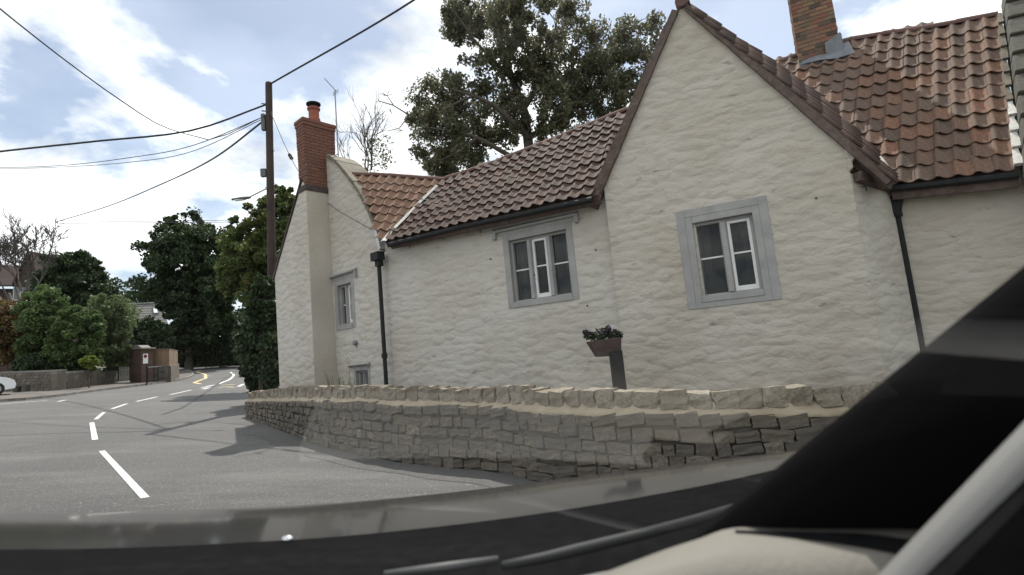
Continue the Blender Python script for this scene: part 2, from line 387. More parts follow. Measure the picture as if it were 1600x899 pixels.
def poly_wall(plane, outer, holes, depth, name, m, parent, front=0.0):
    """wall with window openings: outer and holes in the (along, height) frame of the plane; depth goes inwards"""
    bm = bmesh.new(); loops = []
    for lp in [outer] + holes:
        vs_ = [bm.verts.new(plane.at(a, z, front)) for a, z in lp]
        for i in range(len(vs_)): bm.edges.new((vs_[i], vs_[(i + 1) % len(vs_)]))
        loops.append(vs_)
    bmesh.ops.triangle_fill(bm, use_beauty=True, edges=bm.edges[:], normal=plane.n)
    tri = bm.faces[:]
    back = {}
    for lp in loops:
        for v in lp: back[v] = bm.verts.new(v.co - plane.n * depth)
    for f in tri: bm.faces.new([back[v] for v in reversed(f.verts[:])])
    for lp in loops:
        for i in range(len(lp)):
            a, b = lp[i], lp[(i + 1) % len(lp)]; bm.faces.new((a, b, back[b], back[a]))
    bmesh.ops.recalc_face_normals(bm, faces=bm.faces[:])
    o0 = rootloc(parent); bmesh.ops.translate(bm, verts=bm.verts[:], vec=-o0)
    me = bpy.data.meshes.new(name); bm.to_mesh(me); bm.free(); me.materials.append(MATS[m])
    o = bpy.data.objects.new(name, me); link(o); o.parent = parent
    return o
random.seed(11); rng = np.random.default_rng(5)
U = random.uniform
Z = Vector((0, 0, 1))

# ================================================================== THE SETTING
xs = sorted(set([-700, -500, -380, -280, -200] + list(range(-150, 61, 5)) + [80, 110, 150, 220, 350, 600]))
ys = sorted(set([-300, -150, -80, -40] + list(range(-20, 121, 5)) + [140, 170, 200, 230, 300, 420, 600, 900]))
gb = MB(); gb.grid([[(x, y, g(x, y) - .03) for x in xs] for y in ys])
tag(gb.build('ground', 'soil', smooth=True), 'bare earthy ground under the garden and hedges', kind='structure')

# the garden wall line (px: base on the ground at the left; further right, behind the bonnet, the wall keeps its height)
wall_pts = [gp(384, 652), gp(402, 658), gp(440, 673), gp(490, 693), gp(550, 708), gp(620, 722), gp(695, 731), gp(770, 738)]
for u, D in ((850, 5.72), (930, 5.36), (1020, 5.12), (1120, 4.98), (1250, 4.88), (1400, 4.80), (1550, 4.72), (1750, 4.62)):
    P = at(u, 600, D); P.z = g(P.x, P.y); wall_pts.append(P)
def smooth_line(pts, step):
    """Catmull-Rom through the points, resampled evenly on plan"""
    q = [pts[0] * 2 - pts[1]] + list(pts) + [pts[-1] * 2 - pts[-2]]; o = []
    for i in range(1, len(q) - 2):
        for k in range(24):
            t = k / 24; a, b, c, d = q[i - 1], q[i], q[i + 1], q[i + 2]
            o.append(.5 * ((2 * b) + (c - a) * t + (2 * a - 5 * b + 4 * c - d) * t * t + (3 * b - a - 3 * c + d) * t ** 3))
    o.append(q[-2]); o = np.array([tuple(p) for p in o])
    s = np.concatenate([[0], np.cumsum(np.hypot(*np.diff(o[:, :2], axis=0).T))])
    n = max(2, int(s[-1] / step)); ss = np.linspace(0, s[-1], n + 1)
    return [Vector((np.interp(x, s, o[:, 0]), np.interp(x, s, o[:, 1]), np.interp(x, s, o[:, 2]))) for x in ss], ss
WL, WS = smooth_line(wall_pts, .05)
WLEN = WS[-1]
def wl(s):
    i = min(max(s / WLEN * (len(WL) - 1), 0), len(WL) - 1.001); k = int(i); f = i - k
    P = WL[k].lerp(WL[k + 1], f); t = (WL[min(k + 4, len(WL) - 1)] - WL[max(k - 4, 0)]); t.z = 0; t.normalize()
    P.z = g(P.x, P.y); return P, t, Vector((t.y, -t.x, 0))       # point, along, outward (towards the road)
def wall_h(s): return interp(s, [0, 2.0, 5.0, 7.5, WLEN], [.40, .50, .66, .74, .76])

# road: from well behind the car to the hedge where it bends away
kerb_px = [(-330, 640), (-150, 634), (0, 628.5), (75, 622), (150, 612), (215, 604), (262, 597.5), (288, 593), (300, 588), (301, 583.5), (292, 579), (274, 575.5)]
kerb_pts = [gp(*q) for q in kerb_px]
KL, KS = smooth_line(kerb_pts, .45)
def sheet(pts, name, m, dz, kind='structure', label=None, sub=1.5):
    bm = bmesh.new(); vs_ = [bm.verts.new((p.x, p.y, 0)) for p in pts]
    bm.faces.new(vs_); bmesh.ops.triangulate(bm, faces=bm.faces[:])
    for _ in range(7):
        e = [e for e in bm.edges if e.calc_length() > sub * max(1, (e.verts[0].co.length) / 20)]
        if not e: break
        bmesh.ops.subdivide_edges(bm, edges=e, cuts=1, use_grid_fill=False); bmesh.ops.triangulate(bm, faces=bm.faces[:])
    for v in bm.verts: v.co.z = g(v.co.x, v.co.y) + dz
    bmesh.ops.recalc_face_normals(bm, faces=bm.faces[:])
    me = bpy.data.meshes.new(name); bm.to_mesh(me); bm.free(); me.materials.append(MATS[m]); me.shade_smooth()
    o = bpy.data.objects.new(name, me); link(o); return tag(o, label, kind=kind)
right_edge = [wl(s)[0] + wl(s)[2] * -.1 for s in np.linspace(WLEN, 0, 26)]
road = [Vector((9, -12, 0)), Vector((9, 3.6, 0))] + right_edge + [gp(383, 640), gp(388, 620), gp(396, 600), gp(398, 585), gp(400, 578)]
road += [Vector((-26, 66, 0)), Vector((-60, 66, 0)), Vector((-75, 40, 0)), Vector((-75, -12, 0))]
sheet(road, 'road', 'asphalt', .004, label='grey asphalt village road bending away to the right')
verge = []
for s in np.linspace(.2, WLEN - .2, 40):
    P, t, o = wl(s); verge.append(P + o * (.55 + .35 * mnoise(Vector((s * .7, 1, 0))) + .14 * mnoise(Vector((s * 3, 5, 0)))))
for s in np.linspace(WLEN - .2, .2, 40): verge.append(wl(s)[0] - wl(s)[2] * .05)
sheet(verge, 'road_margin', 'asphalt_old', .008, label='worn gritty strip of asphalt along the foot of the garden wall', sub=.6)

# pavement on the far side with its kerb stones
back_px = [(274, 572.5), (262, 574), (232, 578), (200, 590), (186, 596), (150, 600), (100, 604), (20, 611), (-150, 617), (-330, 622)]
pv = [p + Vector((0, 0, 0)) for p in KL] + [gp(*q) for q in back_px]
sheet(pv, 'pavement', 'footway', .11, label='grey-brown tarmac pavement on the far side of the road', sub=1.2)
pav = bpy.data.objects['pavement']
kb = MB(); kb.box((-.45, -.065, -.14), (.9, 0, 0), (0, .13, 0), (0, 0, .26)); 
kme = kb.build('kerb_stone', 'kerb', pav, bevel=0); kdata = kme.data; bpy.data.objects.remove(kme)
for i in range(0, len(KL) - 2, 2):
    a, b = KL[i], KL[i + 2]; t = b - a; ln = t.length; t.normalize(); mid = (a + b) / 2; mid.z = g(mid.x, mid.y)
    side = Z.cross(t).normalized(); inst(kdata, 'kerb_stone', frame(mid, t * (ln / .91), side, t.cross(side)), pav)

# painted lines
def stroke(pts, wd, name, m, label, dz=.010, parent=None, group=None, taper=None):
    P = [gp(*q) if not isinstance(q, Vector) else q for q in pts]; mb = MB(); l_, r_ = [], []
    PP = []
    for i in range(len(P) - 1):
        k = max(1, int((P[i + 1] - P[i]).length / .5))
        PP += [P[i].lerp(P[i + 1], j / k) for j in range(k)]
    PP.append(P[-1])
    for i, p in enumerate(PP):
        t = PP[min(i + 1, len(PP) - 1)] - PP[max(i - 1, 0)]; t.z = 0; t.normalize(); n = Vector((-t.y, t.x, 0)) * wd / 2
        a, b = p + n, p - n; a.z = g(a.x, a.y) + dz; b.z = g(b.x, b.y) + dz; l_.append(a); r_.append(b)
    mb.grid([l_, r_]); o = mb.build(name, m); tag(o, label, 'road marking', group); return o
stroke([(159, 705.5), (227, 779.5)], .08, 'centre_line_dash', 'road_white', 'longest nearest white centre line dash in front of the bonnet', group='centre line dashes')
stroke([(143.5, 661), (148.5, 688)], .095, 'centre_line_dash', 'road_white', 'white centre line dash second from the bonnet', group='centre line dashes')
stroke([(149.5, 656), (162.5, 645)], .09, 'centre_line_dash', 'road_white', 'white centre line dash third from the bonnet', group='centre line dashes')
stroke([(175, 639.5), (198, 631.5)], .11, 'centre_line_dash', 'road_white', 'white centre line dash fourth from the bonnet', group='centre line dashes')
stroke([(213, 628), (246, 620.5)], .12, 'centre_line_dash', 'road_white', 'white centre line dash fifth from the bonnet', group='centre line dashes')
stroke([(266, 617.2), (299, 609.8)], .13, 'centre_line_dash', 'road_white', 'farthest plain white centre line dash before the zigzags', group='centre line dashes')
stroke([(314, 606.5), (322, 605), (331, 602.5), (336, 601.8)], .18, 'road_lettering', 'road_white', 'worn white lettering across the road beyond the dashes')
stroke([(317, 608.6), (327, 606.2)], .22, 'road_lettering', 'road_white', 'short lower row of worn white road lettering')
stroke([(342, 600.2), (350, 597), (357, 594.5), (363, 590), (365.5, 586.5), (363, 583.5), (360, 582)], .17, 'curving_white_line', 'road_white', 'white line curving out of sight by the hedge')
stroke([(307, 580.5), (315, 579.3), (306.5, 581.2), (321, 585.3), (321.5, 591.5), (314, 594), (303, 598.3), (313, 600.3)], .22, 'zigzag_marking', 'road_yellow', 'yellow zigzag painted by the far kerb')
stroke([(316, 588), (329, 588)], .25, 'zigzag_marking', 'road_yellow', 'short yellow cross bar through the middle of the zigzag')
stroke([(343, 606), (352, 604.8), (366, 605.5)], .22, 'keep_clear_marking', 'road_yellow', 'yellow painted lettering near the hedge, lower stroke')
stroke([(345, 602.4), (356, 601.6), (367, 601.4)], .25, 'keep_clear_marking', 'road_yellow', 'yellow painted lettering near the hedge, upper stroke')
stroke([(373, 604.5), (380, 600.5)], .2, 'keep_clear_marking', 'road_white', 'white paint scrap where the wall end hides the road')
stroke([(-60, 636), (0, 632.2), (30, 629.6), (74, 626.3)], .16, 'give_way_line', 'road_white', 'white edge line beside the white car')
stroke([(91, 628), (102, 625.6)], .15, 'give_way_line', 'road_white', 'lone short white dash by the far kerb')
stroke([(116, 637), (166, 635.8)], .22, 'faded_line', 'asphalt_old', 'faded pale bar on the road left of the dashes', dz=.008)
stroke([(372, 578), (352, 591), (338, 602), (318, 616), (300, 628), (284, 638), (255, 648)], .10, 'tar_seam', 'tar', 'dark tar seam curving along the road', dz=.012)

# ================================================================== THE COTTAGE
PM = Plane(at(850, 420, 9.4 / ray(850, 420).y), 28)
c0 = PM.hit(606, 450)
PL = Plane(c0, 42)
PG = Plane(PM.off(.12).hit(962, 450), 25)
gr = PG.at(3.42, 0)
PR = Plane(gr + Vector((sin(radians(25)), cos(radians(25)), 0)) * .8, 27)
cr2 = PR.hit(1412, 380)
BASE = -1.0
hl = Vector((0, 9.6, g(0, 9.6)))
house = thing('cottage', hl, 'long whitewashed stone cottage with red pantile roofs behind the garden wall', 'house')

def window(pl, s0, s1, z0, z1, lights, casement, name='window', jw=.10, band=0.0, drip=None, mull=.085, label=None, depth=.24, bar_z=.52):
    """stone-framed casement window; returns the hole for the wall"""
    d, n = pl.d, pl.n
    mb = MB()
    def bx(a0, a1, b0, b1, k0, k1, t=mb): t.box(pl.at(a0, b0, k1), d * (a1 - a0), Z * (b1 - b0), n * (k0 - k1))
    pr = .012
    if band:
        bx(s0 - band, s0, z0 - band * .7, z1 + band, pr, -.02); bx(s1, s1 + band, z0 - band * .7, z1 + band, pr, -.02)
        bx(s0, s1, z1, z1 + band, pr, -.02); bx(s0, s1, z0 - band * .7, z0, pr, -.02)
    # outer frame, then a stepped-in frame behind it
    bx(s0, s0 + jw, z0, z1, pr - .003, -depth); bx(s1 - jw, s1, z0, z1, pr - .003, -depth)
    bx(s0 + jw, s1 - jw, z1 - jw, z1, pr - .003, -depth); bx(s0 + jw, s1 - jw, z0, z0 + jw * .9, pr + .01, -depth)
    i0, i1, b0, b1 = s0 + jw, s1 - jw, z0 + jw * .9, z1 - jw; st = .045
    bx(i0, i0 + st, b0, b1, -.07, -depth + .003); bx(i1 - st, i1, b0, b1, -.07, -depth + .003)
    bx(i0 + st, i1 - st, b1 - st, b1, -.07, -depth + .003); bx(i0 + st, i1 - st, b0, b0 + st * .6, -.06, -depth + .003)
    w_ = mb.build(name, 'grey_stone', house, bevel=.006)
    if label: w_['label'] = label
    i0 += st; i1 -= st; b0 += st * .6; b1 -= st
    lw = (i1 - i0 - mull * (lights - 1)) / lights
    for k in range(lights - 1):
        a = i0 + lw * (k + 1) + mull * k
        q = MB(); q.prism([pl.at(a, b0, -.10), pl.at(a + .02, b0, -.03), pl.at(a + mull - .02, b0, -.03), pl.at(a + mull, b0, -.10), pl.at(a + mull, b0, -.2), pl.at(a, b0, -.2)], Z * (b1 - b0))
        q.build('mullion', 'grey_stone', w_, bevel=.004)
    for k in range(lights):
        a0 = i0 + (lw + mull) * k; a1 = a0 + lw; k_ = -.135
        q0, q1, e0, e1 = a0, a1, b0, b1
        if k == casement:
            t = MB(); fr = .042
            for (x0, x1, y0, y1) in ((a0, a0 + fr, b0, b1), (a1 - fr, a1, b0, b1), (a0 + fr, a1 - fr, b1 - fr, b1), (a0 + fr, a1 - fr, b0, b0 + fr * 1.7)):
                bx(x0, x1, y0, y1, -.085, -.15, t)
            t.build('casement', 'white_paint', w_, bevel=.004); q0 += fr; q1 -= fr; e1 -= fr; e0 += fr * 1.7; k_ = -.12
        zb = e0 + (e1 - e0) * bar_z
        for lo, hi in ((e0, zb), (zb, e1)):
            t = MB(); t.box(pl.at(q0, lo, k_ - .006), d * (q1 - q0), Z * (hi - lo), n * .005); t.build('pane', 'glass', w_)
        t = MB(); t.box(pl.at(q0, zb - .012, k_ - .016), d * (q1 - q0), Z * .024, n * .034); t.build('glazing_bar', 'white_paint', w_)
    # the room behind the panes, and a hanging curtain
    t = MB(); dp = 1.3; x0, x1, y0, y1 = s0 - .25, s1 + .25, z0 - .2, z1 + .1
    A = lambda a, z, k: pl.at(a, z, k)
    k0 = -depth - .01
    t.face([A(x0, y0, -dp), A(x1, y0, -dp), A(x1, y1, -dp), A(x0, y1, -dp)]); t.face([A(x0, y0, k0), A(x0, y0, -dp), A(x0, y1, -dp), A(x0, y1, k0)])
    t.face([A(x1, y0, -dp), A(x1, y0, k0), A(x1, y1, k0), A(x1, y1, -dp)]); t.face([A(x0, y1, -dp), A(x1, y1, -dp), A(x1, y1, k0), A(x0, y1, k0)])
    t.face([A(x0, y0, k0), A(x1, y0, k0), A(x1, y0, -dp), A(x0, y0, -dp)])
    t.build('room', 'room_dark', w_)
    for side in (0, 1):
        t = MB(); rows = []
        for j in range(9):
            z = y0 + (z1 - .12 - y0) * j / 8; wd = .10 + .10 * abs(j / 8 - .45) + (.14 if j < 4 else 0)
            r = []
            for i in range(9):
                a = i / 8 * wd; a = (i0 + .02 + a) if side == 0 else (i1 - .02 - a); r.append(A(a, z, -.30 + .02 * sin(i * 2.4)))
            rows.append(r)
        t.grid(rows).build('curtain', 'curtain', w_, smooth=True)
    if drip:
        a0, a1, zb, th, drop = drip
        t = MB(); t.prism([A(a0, zb, 0), A(a0, zb, .07), A(a0, zb + th * .35, .09), A(a0, zb + th, .015), A(a0, zb + th, 0)], d * (a1 - a0))
        for e in (a0, a1 - .07): bx(e, e + .07, zb - drop, zb + .002, .068, 0, t)
        t.build('drip_mould', 'grey_stone', w_, bevel=.008)
    return [(s0, z0), (s1, z0), (s1, z1), (s0, z1)]

# ---- windows
hm = window(PM, -.77, .60, 2.22, 3.565, 3, 1, jw=.115, band=0, drip=(-.95, .74, 3.63, .085, .12), mull=.10, label='three-light window under the eaves with a white middle casement')
mb = MB(); mb.box(PM.at(-.86, 3.565, -.02), PM.d * 1.55, Z * .07, PM.n * .03); mb.build('lintel', 'grey_stone', house)
hg = window(PG, 1.19, 2.235, 1.90, 3.22, 2, 1, jw=.10, band=.12, mull=.11, label='two-light window in the tall gable with white right-hand casement')
sa = PL.sz(524, 425)[0]; sb = PL.sz(554, 425)[0]
hlw = window(PL, -2.10, -1.27, 2.32, 3.46, 2, 1, jw=.12, drip=(-2.28, -1.10, 3.55, .08, .14), mull=.07, label='small two-light window beside the chimney breast')
mb = MB(); mb.box(PL.at(-2.2, 3.46, -.02), PL.d * 1.02, Z * .09, PL.n * .032); mb.build('lintel', 'grey_stone', house)
b0s, b0z = PL.sz(552, 574); b1s, b1z = PL.sz(578, 573)
hlo = window(PL, b0s, b1s, .45, b0z, 2, -1, jw=.09, mull=.06, label='low ground-floor window half hidden by the garden wall', drip=(b0s - .12, b1s + .03, b0z + .02, .06, .02))

# ---- walls
poly_wall(PM, [(-.02, 0)] and [(0 if False else (c0 - PM.o).dot(PM.d), BASE), (2.6, BASE), (2.6, 4.4), (.9, 3.95), ((c0 - PM.o).dot(PM.d), 3.95)], [hm], .42, 'front_wall', 'wash', house)
apex = PG.sz(1066, 8); lf = PG.sz(927, 318); rf = PG.sz(1338, 247)
slope_l = (apex[1] - lf[1]) / (apex[0] - lf[0]); slope_r = (apex[1] - rf[1]) / (rf[0] - apex[0])
GR = 3.42
gw = poly_wall(PG, [(0, BASE), (GR, BASE), (GR, apex[1] - slope_r * (GR - apex[0])), (apex[0], apex[1]), (0, apex[1] - slope_l * apex[0])], [hg], .42, 'gable_wall', 'wash_cream', house)
# kneeler: the rounded stone that carries the foot of the right-hand rake
mb = MB(); kz = apex[1] - slope_r * (GR - apex[0])
pr_ = [(GR - .02, kz - .34), (GR + .05, kz - .28), (GR + .045, kz - .20), (GR + .10, kz - .14), (GR + .12, kz - .06), (GR + .08, kz + .0), (GR - .02, kz + .1)]
mb.prism([PG.at(a, z, .02) for a, z in pr_], -PG.n * .40).build('kneeler', 'wash_cream', house, bevel=.02)
# return wall beside the tall gable and the right-hand range
ra = PG.at(GR, 0, -.02); rb = cr2.copy(); rb.z = 0
rd = (rb - ra); rl = rd.length; rd.normalize(); PS = Plane(ra, d=rd, n=Vector((rd.y, -rd.x, 0)))
poly_wall(PS, [(0, BASE), (rl, BASE), (rl, 3.42), (0, 3.42)], [], .40, 'return_wall', 'wash', house)
sr = (cr2 - PR.o).dot(PR.d)
poly_wall(PR, [(sr, BASE), (sr + 5.2, BASE), (sr + 5.2, 3.45), (sr, 3.45)], [], .42, 'right_wall', 'wash_cream', house)
# left gable with its sweeping parapet
cop_px = [(512, 246), (527, 257), (545, 279), (558, 296), (572, 322), (582, 344), (590, 372), (594, 392)]
cop = [PL.sz(*q) for q in cop_px]
outer = [(-3.55, BASE), (.02, BASE), (.02, 3.72)] + [q for q in cop[::-1]] + [(-2.45, cop[0][1] + .02), (-3.55, 3.9)]
poly_wall(PL, outer, [hlw, hlo], .45, 'left_gable_wall', 'wash', house)
PB = PL.off(.55)
br = [PB.sz(*q) for q in ((438, 640), (429, 432), (472, 284), (482, 290), (489, 640))]
sR = br[4][0] * .5 + br[3][0] * .5
bpoly = [(br[0][0], BASE), (br[0][0] + .0, 1.2), (br[1][0], br[1][1]), (br[2][0], br[2][1]), (sR, br[3][1]), (sR, BASE)]
mb = MB(); mb.prism([PB.at(a, z) for a, z in bpoly], -PL.n * .555)
cb = mb.build('chimney_breast', 'wash', house, bevel=.015); cb.data.materials.append(MATS['smooth_wash'])
for pgn in cb.data.polygons:
    if pgn.normal.dot(PL.d) > .8: pgn.material_index = 1
mb = MB(); e = [(br[1][0] - .05, br[1][1] - .1), (br[2][0] - .05, br[2][1])]
mb.prism([PB.at(e[0][0], e[0][1], .03), PB.at(e[1][0], e[1][1], .03), PB.at(e[1][0] + .03, e[1][1] + .07, .03), PB.at(e[0][0] - .05, e[0][1] + .05, .03)], -PL.n * .6).build('shoulder_capping', 'soot', house)

# ---- chimneys: bricks laid one by one round a mortar core
def chimney(o, ax, ay, W, D, H, taper, m, name, bl=.215, bh=.065, jn=.010, courses=None, parent=house):
    """o = base centre, ax/ay unit horizontals"""
    core = MB(); i = .012
    def ring(z, inset):
        k = 1 - taper * z / H; return [o + ax * (sx * (W / 2 * k - inset)) + ay * (sy * (D / 2 * k - inset)) + Z * z for sx, sy in ((-1, -1), (1, -1), (1, 1), (-1, 1))]
    a, b = ring(0, i), ring(H, i); n_ = len(core.v)
    core.v += [tuple(p) for p in a + b]; core.f += [(3, 2, 1, 0), (4, 5, 6, 7)] + [(j, (j + 1) % 4, 4 + (j + 1) % 4, 4 + j) for j in range(4)]
    c_ = core.build(name, 'brick_mortar', parent)
    bm_ = MB(); bm_.box((-.5, -.5, -.5), (1, 0, 0), (0, 1, 0), (0, 0, 1)); t = bm_.build('brick', m); me = t.data; bpy.data.objects.remove(t)
    n = int(H / (bh + jn))
    for r in range(n):
        z = r * (bh + jn) + bh / 2 + jn / 2; k = 1 - taper * z / H
        for (u_, v_, Lx, Ly, sg) in ((ax, ay, W * k, D * k, -1), (ax, ay, W * k, D * k, 1), (ay, ax, D * k, W * k, -1), (ay, ax, D * k, W * k, 1)):
            if (v_ * sg).dot(CAM - o) < -.2: continue
            x = -Lx / 2 + (0 if r % 2 else -bl / 2)
            while x < Lx / 2 - .02:
                x0 = max(x, -Lx / 2); x1 = min(x + bl - jn, Lx / 2)
                if x1 - x0 > .03:
                    P = o + u_ * ((x0 + x1) / 2) + v_ * (sg * (Ly / 2 - .03 + U(-.003, .005))) + Z * z
                    inst(me, 'brick', frame(P, u_ * (x1 - x0), v_ * .06, Z * (bh + U(-.003, .003))), c_)
                x += bl
    return c_
# left stack: stands on the breast and gable
lb = PB.at(sR - .02, br[3][1] + .02, -.36)
la = PL.d; ln_ = PL.n
ctr = PB.at(sR - .17, br[3][1] + .0, -.40)
LH = PB.sz(480, 178)[1] - br[3][1]
mb = MB(); mb.box(ctr - la * .20 - ln_ * .42 - Z * .07, la * .40, ln_ * .84, Z * .14); mb.build('chimney_plinth', 'soot', house, bevel=.01)
lst = chimney(ctr + Z * .05, la, ln_, .34, .76, LH - .05, -.08, 'brick', 'left_chimney_stack', bl=.215, bh=.065, jn=.013)
for j, (ov, z0) in enumerate(((.035, LH - .17), (.055, LH - .085))):
    mb = MB(); mb.box(ctr - la * (.185 + ov * .6) - ln_ * (.40 + ov * .6) + Z * z0, la * (.37 + 1.2 * ov), ln_ * (.80 + 1.2 * ov), Z * .083); mb.build('oversailing_course', 'brick', lst, bevel=.008)
pot = ctr + Z * (LH - .01) + ln_ * .02
mb = MB(); mb.lathe(pot, Z, [(.15, 0), (.145, .12), (.125, .16), (.12, .34), (.15, .36), (.155, .40), (.13, .42)], 16); pt = mb.build('chimney_pot', 'terracotta', house, smooth=False)
mb = MB(); mb.lathe(pot + Z * .42, Z, [(.10, 0), (.10, .06), (.17, .07), (.17, .10), (.05, .125)], 16); mb.build('cowl', 'black_iron', pt)
# television aerial
ab = ctr + la * .17 - ln_ * .43 + Z * (LH * .3)
top = PB.off(-.4).hit(533, 103)
mast = Vector((ab.x, ab.y, 0)); tz = top.z
mb = MB(); q0 = ab + la * .08; q1 = Vector((q0.x, q0.y, tz)); mb.tube([q0, q1], .016, 6)
bd = (la * -.55 + ln_ * .55 + Z * .42).normalized() 
bd = (at(514, 88, 14.5) - at(533, 108, 14.5)).normalized()
mb.tube([q1 - bd * .05, q1 + bd * .36], .008, 5)
cx_ = bd.cross(Z).normalized()
for k in range(7): mb.tube([q1 + bd * (.06 + .05 * k) - cx_ * .06, q1 + bd * (.06 + .05 * k) + cx_ * .06], .004, 4)
for k in range(3): mb.tube([q1 - bd * .03 + Z * (.035 * k - .09) - la * .14, q1 - bd * .03 + Z * (.035 * k - .09) + la * .13], .006, 4)
for k in (.1, .45): mb.tube([ab + Z * k - la * .05, ab + Z * k + la * .1], .012, 5)
aer = mb.build('television_aerial', 'metal_grey', loc=q0); tag(aer, 'thin television aerial on a mast strapped to the red brick chimney', 'aerial')

# ---- pantile roofs
def tile_mesh(m):
    prof = [(-.03, .010), (.06, .030), (.16, .041), (.28, .032), (.40, .010), (.55, -.006), (.70, -.012), (.85, -.005), (.97, .012)]
    v, f = [], []
    for y, dz in ((-.04, 0.0), (1.12, .034)):
        for x, z in prof: v.append((x, y, z + dz))
        for x, z in prof: v.append((x, y, z + dz - .016))
    n = len(prof)
    for i in range(n - 1):
        f.append((i, i + 1, 2 * n + i + 1, 2 * n + i)); f.append((n + i + 1, n + i, 3 * n + i, 3 * n + i + 1)); f.append((2 * n + i, 2 * n + i + 1, 3 * n + i + 1, 3 * n + i)); f.append((i + 1, i, n + i, n + i + 1))
    f.append((0, 2 * n, 3 * n, n)); f.append((n - 1, 2 * n - 1, 4 * n - 1, 3 * n - 1))
    me = bpy.data.meshes.new('pantile'); me.from_pydata(v, [], f); me.update(); me.shade_smooth(); me.materials.append(MATS[m])
    try: me.set_sharp_from_angle(angle=radians(40))
    except Exception: pass
    return me, v, f
class RoofPlane:
    def __init__(s, P, n): s.o = P; s.n = n.normalized()
    def hit(s, u, v):
        r = ray(u, v); return CAM + r * ((s.o - CAM).dot(s.n) / r.dot(s.n))
def roof_of(pl, over, eu, ev, pitch):
    t = radians(pitch); return RoofPlane(pl.off(over).hit(eu, ev), pl.n * sin(t) + Z * cos(t))
def lay(rp, o, ax, ay, nw, nl, clip, name, m, quota, jit=.006, seed=1, deck=True, deckpoly=None, label=None, under='barge'):
    """deck under the tiles, `quota` largest tiles as objects, the rest joined"""
    rs = random.Random(seed); n = rp.n
    if ax.cross(ay).dot(n) < 0: pass
    dk = MB(); dp = [rp.hit(*q) - n * .03 for q in (deckpoly or clip)]
    dk.prism(dp, -n * .10); rf_ = dk.build(name, under, house)
    if label: rf_['label'] = label
    me, tv, tf = tile_mesh(m); L_ = []
    la_, ly_ = ax.length, ay.length
    for j in range(-6, nl + 6):
        for i in range(-30, nw + 30):
            c = o + ax * (i + .5) + ay * (j + .5)
            if inpoly(proj(c), clip): L_.append((i, j, c))
    L_.sort(key=lambda q: (q[2] - CAM).length); rest = MB()
    for k, (i, j, c) in enumerate(L_):
        P = o + ax * i + ay * j + n * (.012 + rs.uniform(-jit, jit))
        sag = .02 * mnoise(Vector((i * .35, j * .35, seed)))
        a_ = ax * (1 + rs.uniform(-.02, .02)); y_ = (ay + ax * rs.uniform(-.05, .05)); M = frame(P + n * sag, a_, y_, (n + ax * rs.uniform(-.15, .15)))
        if k < quota: inst(me, 'pantile', M, rf_)
        else:
            b = len(rest.v); rest.v += [tuple(M @ Vector(q)) for q in tv]; rest.f += [tuple(b + x for x in q) for q in tf]
    if rest.v:
        ob = rest.build('pantiles', m, rf_, smooth=True, kind='stuff')
        try: ob.data.set_sharp_from_angle(angle=radians(40))
        except Exception: pass
    print(name, 'tiles', len(L_)); return rf_
def ridge_tiles(pts, rad, m, parent, name='ridge_tile', ln=.42, drop=.05):
    P, S = smooth_line(pts, ln)
    for i in range(len(P) - 1):
        a, b = P[i], P[i + 1]; t = (b - a).normalized(); sd = t.cross(Z).normalized(); upv = sd.cross(t)
        mb = MB(); rows = []
        for e, q in ((a - t * .01, rad), (b + t * .015, rad * .93)):
            for rr in (q, q - .02):
                rows.append([e + (sd * cos(an) + upv * sin(an)) * rr - Z * drop for an in np.linspace(-.15, pi + .15, 9)])
        mb.grid([rows[0], rows[2]]); mb.grid([rows[1], rows[3]]); mb.grid([rows[0], rows[1]]); mb.grid([rows[2], rows[3]])
        o = mb.build(name, m, parent, smooth=False); o.location += Vector((0, 0, U(-.006, .006)))

# middle roof
RM = roof_of(PM, .25, 700, 353, 46)
ridge_m = [(672, 287), (690, 281.5), (730, 269), (790, 247.5), (850, 224), (915, 198), (984, 170)]
eave_m = [(606, 376), (663, 363), (735, 344), (800, 329), (854, 316.5), (928, 303)]
clip_m = [(668, 300)] + ridge_m + [(992, 166), (934, 302)] + eave_m[::-1] + [(628, 348)]
nm = RM.n; axm = PM.d.copy(); aym = -(Z - nm * Z.dot(nm)).normalized()
e0 = RM.hit(606, 376); e1 = RM.hit(928, 303); axm = (e1 - e0).normalized()
ncol = round((e1 - e0).length / .215); axm *= (e1 - e0).length / ncol
aym = aym * .262
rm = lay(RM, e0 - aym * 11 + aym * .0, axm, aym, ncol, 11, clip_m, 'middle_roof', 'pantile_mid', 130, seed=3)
ridge_tiles([RM.hit(*q) for q in ridge_m], .085, 'ridge_red', rm, drop=.03)
# right-hand roof
RR = roof_of(PR, .25, 1500, 276, 54)
clip_r = [(1196, 104), (1320, 64), (1440, 45), (1556, 24), (1585, 266), (1500, 277.5), (1398, 290), (1345, 228), (1290, 165)]
e0 = RR.hit(1400, 287); e1 = RR.hit(1583, 265); v0 = RR.hit(1557, 26)
axr = (e1 - e0); ncol = round(axr.length / .205); axr /= ncol; ayr = (e1 - v0) / 12.0
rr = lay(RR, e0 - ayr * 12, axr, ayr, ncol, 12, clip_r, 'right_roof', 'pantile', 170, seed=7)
ridge_tiles([RR.hit(*q) for q in ((1192, 105), (1320, 65), (1440, 46), (1556, 24))], .09, 'ridge_red', rr, ln=.5, drop=.03)
